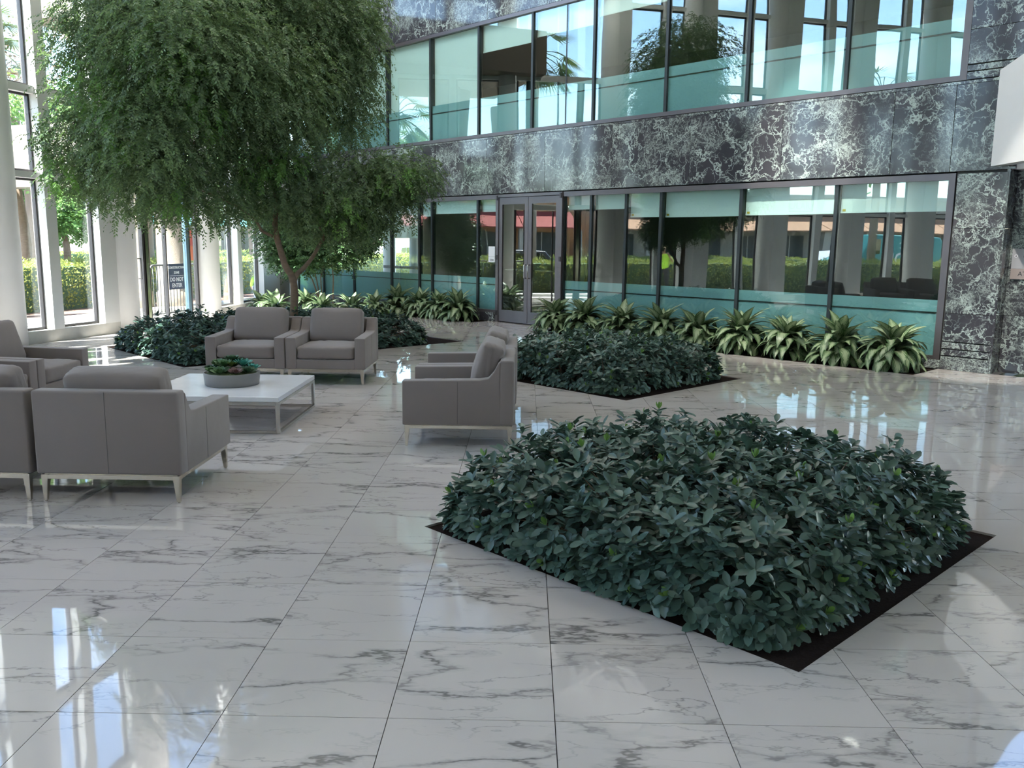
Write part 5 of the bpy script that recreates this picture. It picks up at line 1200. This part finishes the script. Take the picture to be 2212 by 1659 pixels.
CARW = [[(-1.62, 1.05), (-1.3, 1.42), (-0.35, 1.45), (-0.35, 1.05)], [(-0.27, 1.05), (-0.27, 1.45), (0.38, 1.46), (0.95, 1.05)]]
vehicle('white car parked across the road, mirrored in the office glass', 'car', 21.5, -21.0, CARP, 1.8, 'car_white', (-1.35, 1.4), CARW, 'car')
vehicle('dark car on the road, mirrored beside the double doors', 'car', 13.5, 1.5, CARP, 1.8, 'car_dark', (-1.35, 1.4), CARW, 'car', 0.05)
vehicle('white van-like car far down the road seen past the tree trunk', 'car', 14.0, 45.0, CARP, 1.8, 'car_white', (-1.35, 1.4), CARW, 'car', 0.1)
VANP = [(-2.7, 0.40), (-2.75, 2.15), (-2.6, 2.35), (1.2, 2.38), (1.75, 1.45), (2.6, 1.15), (2.75, 0.75), (2.7, 0.38)]
vehicle('teal delivery van lettered DOOR, mirrored near the marble pier', 'van', 11.9, -16.6, VANP, 2.0, 'teal_paint', (-1.75, 1.8), [[(0.75, 1.45), (0.75, 2.15), (1.12, 2.15), (1.55, 1.45)]], 'delivery_van', 0.0, [('DOOR', 0.80, 1.20, -0.8, -1), ('OTC', 0.42, 1.85, -0.8, -1), ('DOOR', 0.80, 1.20, -0.8, 1), ('OTC', 0.42, 1.85, -0.8, 1)])
# flag -------------------------------------------------------------
fl = thing('flag_pole', 'tall metal flag pole behind the hedge', 'flag pole', (-17.0, 11.9, -0.1)); MB().tube([(0, 0, 0), (0, 0, 14.0)], [0.09, 0.05], 14).build('pole', 'steel', fl, shift=(0, 0, 0)); MB().lathe([(0.0, 13.98), (.10, 14.06), (0.0, 14.2)], (0, 0, 0), 16).build('finial', 'champagne_metal', fl, shift=(0, 0, 0))
V = []; UV = []; Fc = []; nu, nv = 26, 14
for a in range(nu+1):
    for b in range(nv+1):
        u, v = a/nu, b/nv; sag = u*u*0.9
        V.append((0.06+u*1.25, 0.16*math.sin(u*14+v*1.5)*u**0.4, 13.8-1.9*(1-v)-sag)); UV.append((u, v))
for a in range(nu):
    for b in range(nv): Fc.append((a*(nv+1)+b, (a+1)*(nv+1)+b, (a+1)*(nv+1)+b+1, a*(nv+1)+b+1))
me = fast_mesh('flag', np.array(V), np.array(Fc), True); ul = me.uv_layers.new(name='UVMap'); ul.data.foreach_set('uv', np.array([UV[i] for f in Fc for i in f], dtype=np.float32).ravel())
fo = tag(mesh_obj('flag', me, 'flag', None, (-17.0, 11.9, -0.1), (0, 0, 1.2)), 'stars and stripes flag hanging from the pole, mirrored in the upper glass', 'flag')
so = fo.modifiers.new('thickness', 'SOLIDIFY'); so.thickness = 0.004
# far buildings ----------------------------------------------------
def shop(label, o, t0, t1, h, wall, awn, sign=None, arches=True, name='shop_building'):
    p = W(o, (t0+t1)/2, -0.12); b = thing(name, label, 'building', tuple(p))
    def P(mbx, o0, o1, a, c, z0, z1): mbx.prism([W(o0, a, z0-0.12), W(o1, a, z0-0.12), W(o1, c, z0-0.12), W(o0, c, z0-0.12)], (0, 0, z1-z0)); return mbx
    P(MB(), o, o+14, t0, t1, 0, h).build('wall', wall, b); P(MB(), o-0.3, o+14.2, t0-0.2, t1+0.2, h, h+0.35).build('cornice', 'wall_cream', b)
    n = max(2, int((t1-t0)/4.2)); st = (t1-t0)/n
    for k in range(n):
        a = t0+k*st
        w_ = P(MB(), o-0.06, o, a+0.7, a+st-0.7, 0.3, 2.7).build('shop_window', 'shop_dark', b); P(MB(), o-0.10, o-0.06, a+st/2-0.04, a+st/2+0.04, 0.3, 2.7).build('glazing_bar', 'kerb', w_, shift=tuple(p))
        P(MB(), o-2.4, o-1.9, a-0.25, a+0.25, 0, 3.0).build('arcade_post', 'wall_cream', b)
        mb = MB(); mb.prism([W(o-2.7, a, 2.9), W(o-2.7, a, 3.0), W(o, a, 4.3), W(o, a, 4.2)], E1*st*0.985); mb.build('awning', awn, b)
    if sign:
        R_ = Matrix(((-E1.x, 0, -M1.x), (-E1.y, 0, -M1.y), (0, 1, 0))).to_4x4(); R_.translation = W(o-0.05, (t0+t1)/2, h-0.75)-p; text_mesh('lettering', sign, 0.9, 'ink', b, R_)
shop('cream shop row with red tiled awnings across the road', 45, -52, -14, 6.0, 'wall_cream', 'roof_tile', 'REGULAR')
shop('ochre shop building with red awnings across the road', 45, -12, 12, 5.6, 'wall_ochre', 'awning_red')
shop('low building with a teal roof far down the road', 38, 44, 74, 3.8, 'wall_cream', 'teal_roof', name='teal_roof_building')
shop('long cream building beyond the far end of the lawn', 52, 14, 40, 6.5, 'wall_cream', 'roof_tile')
far = thing('tree_line', 'distant belt of green trees behind the far buildings', 'trees', tuple(W(75, 10, -0.2)), kind='stuff')
P0 = np.array(W(75, 10, -0.2)); cl = [(*tuple(W(75+6*math.sin(k*1.7), -120+k*6.2, 3.2+1.2*math.sin(k*2.1))), 4.6, 3.6) for k in range(46)]
O, D = ellipsoid_sprigs([(c[0], c[1], c[2], c[3], c[4]) for c in cl], 9, (0.6, 1.05)); V, Fc = sprig_mesh('foliage', O, D, 2.0, 5, 1.3, 0.9, 0.3, 0.4)
o = mesh_obj('foliage', fast_mesh('foliage', V-P0, Fc), 'street_tree_leaf', far)
# ------------------------------------------------------------------ ADDED CEILING LAMPS (unseen fill)
def lamp(x, y, label, power, size=0.5, spot=None):
    t = thing('added_ceiling_lamp', label, 'lamp', (x, y, CEIL), group='added ceiling lamps')
    MB().lathe([(0.26, -0.03), (0.32, -0.03), (0.32, 0.0), (0.26, 0.0)], (0, 0, 0), 28).build('trim_ring', 'white_paint', t, shift=(0, 0, 0)); MB().lathe([(0.0, -0.012), (0.255, -0.012), (0.255, -0.004), (0.0, -0.004)], (0, 0, 0), 24).build('lens', 'fill_lamp_lens', t, shift=(0, 0, 0))
    if spot is None:
        ld = bpy.data.lights.new('fill_downlight', 'AREA'); ld.shape = 'DISK'; ld.size = size; ld.energy = power; ld.color = (1.0, 0.95, 0.88); ld.spread = math.radians(150)
        lo = link(bpy.data.objects.new('fill_downlight', ld)); lo.location = (0, 0, -0.05); lo.parent = t
    else:
        ld = bpy.data.lights.new('spotlight', 'SPOT'); ld.energy = power; ld.spot_size = math.radians(spot[1]); ld.spot_blend = 0.5; ld.shadow_soft_size = 0.06; ld.color = (1.0, 0.95, 0.86)
        lo = link(bpy.data.objects.new('spotlight', ld)); lo.location = (0, 0, -0.06); lo.parent = t
        lo.rotation_euler = (Vector(spot[0])-Vector((x, y, CEIL-0.06))).to_track_quat('-Z', 'Y').to_euler()
LAMP_W = 3
for i, x in enumerate((-6, -1.5, 3.0)):
    for j, y in enumerate((-1.0, 4.5, 10.0)):
        lamp(x, y, 'added round ceiling fill lamp, row %s from the camera, %s' % (ord_[j], ('toward the glass wall', 'in the middle', 'toward the mezzanine')[i]), LAMP_W*(3.5 if j == 2 else 1.0))  # unseen lamps, added as base fill for the interior

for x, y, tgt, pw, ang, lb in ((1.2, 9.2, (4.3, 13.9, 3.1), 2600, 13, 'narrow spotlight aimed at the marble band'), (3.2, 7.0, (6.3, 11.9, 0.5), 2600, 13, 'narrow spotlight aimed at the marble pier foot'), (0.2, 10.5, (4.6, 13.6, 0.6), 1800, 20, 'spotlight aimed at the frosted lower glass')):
    lamp(x, y, 'added ceiling '+lb, pw, spot=(tgt, ang))  # unseen spots, added to throw light pools on the marble and glass

bp_ = NT('fill_panel_lens'); bp_.surf(bp_.n('ShaderNodeEmission', {'Color': (1.0, 0.95, 0.87), 'Strength': 0.8})); MAT['fill_panel_lens'] = bp_.m  # glow of the added ceiling panels
for i, (s_, d_, pw) in enumerate(((-2.7, 6.0, 85), (-0.6, 4.4, 60), (2.0, 3.6, 45), (5.4, 3.6, 40))):
    p = F(s_, d_, CEIL); t = thing('added_ceiling_panel', 'added large square luminous ceiling panel near the office facade, %s from the glass wall' % ord_[i], 'lamp', tuple(p), -PI/4, 'added luminous ceiling panels')  # unseen panel, added to brighten the marble, plants and blinds
    MB().rbox((-1.25, -1.25, -0.05), (1.25, 1.25, 0.0), 0.01, 2).build('frame', 'white_paint', t, shift=(0, 0, 0)); MB().box((-1.2, -1.2, -0.06), (1.2, 1.2, -0.051)).build('diffuser', 'fill_panel_lens', t, shift=(0, 0, 0))
    ld = bpy.data.lights.new('fill_panel_light', 'AREA'); ld.shape = 'SQUARE'; ld.size = 2.4; ld.energy = pw; ld.color = (1.0, 0.95, 0.88)
    lo = link(bpy.data.objects.new('fill_panel_light', ld)); lo.location = (0, 0, -0.075); lo.parent = t
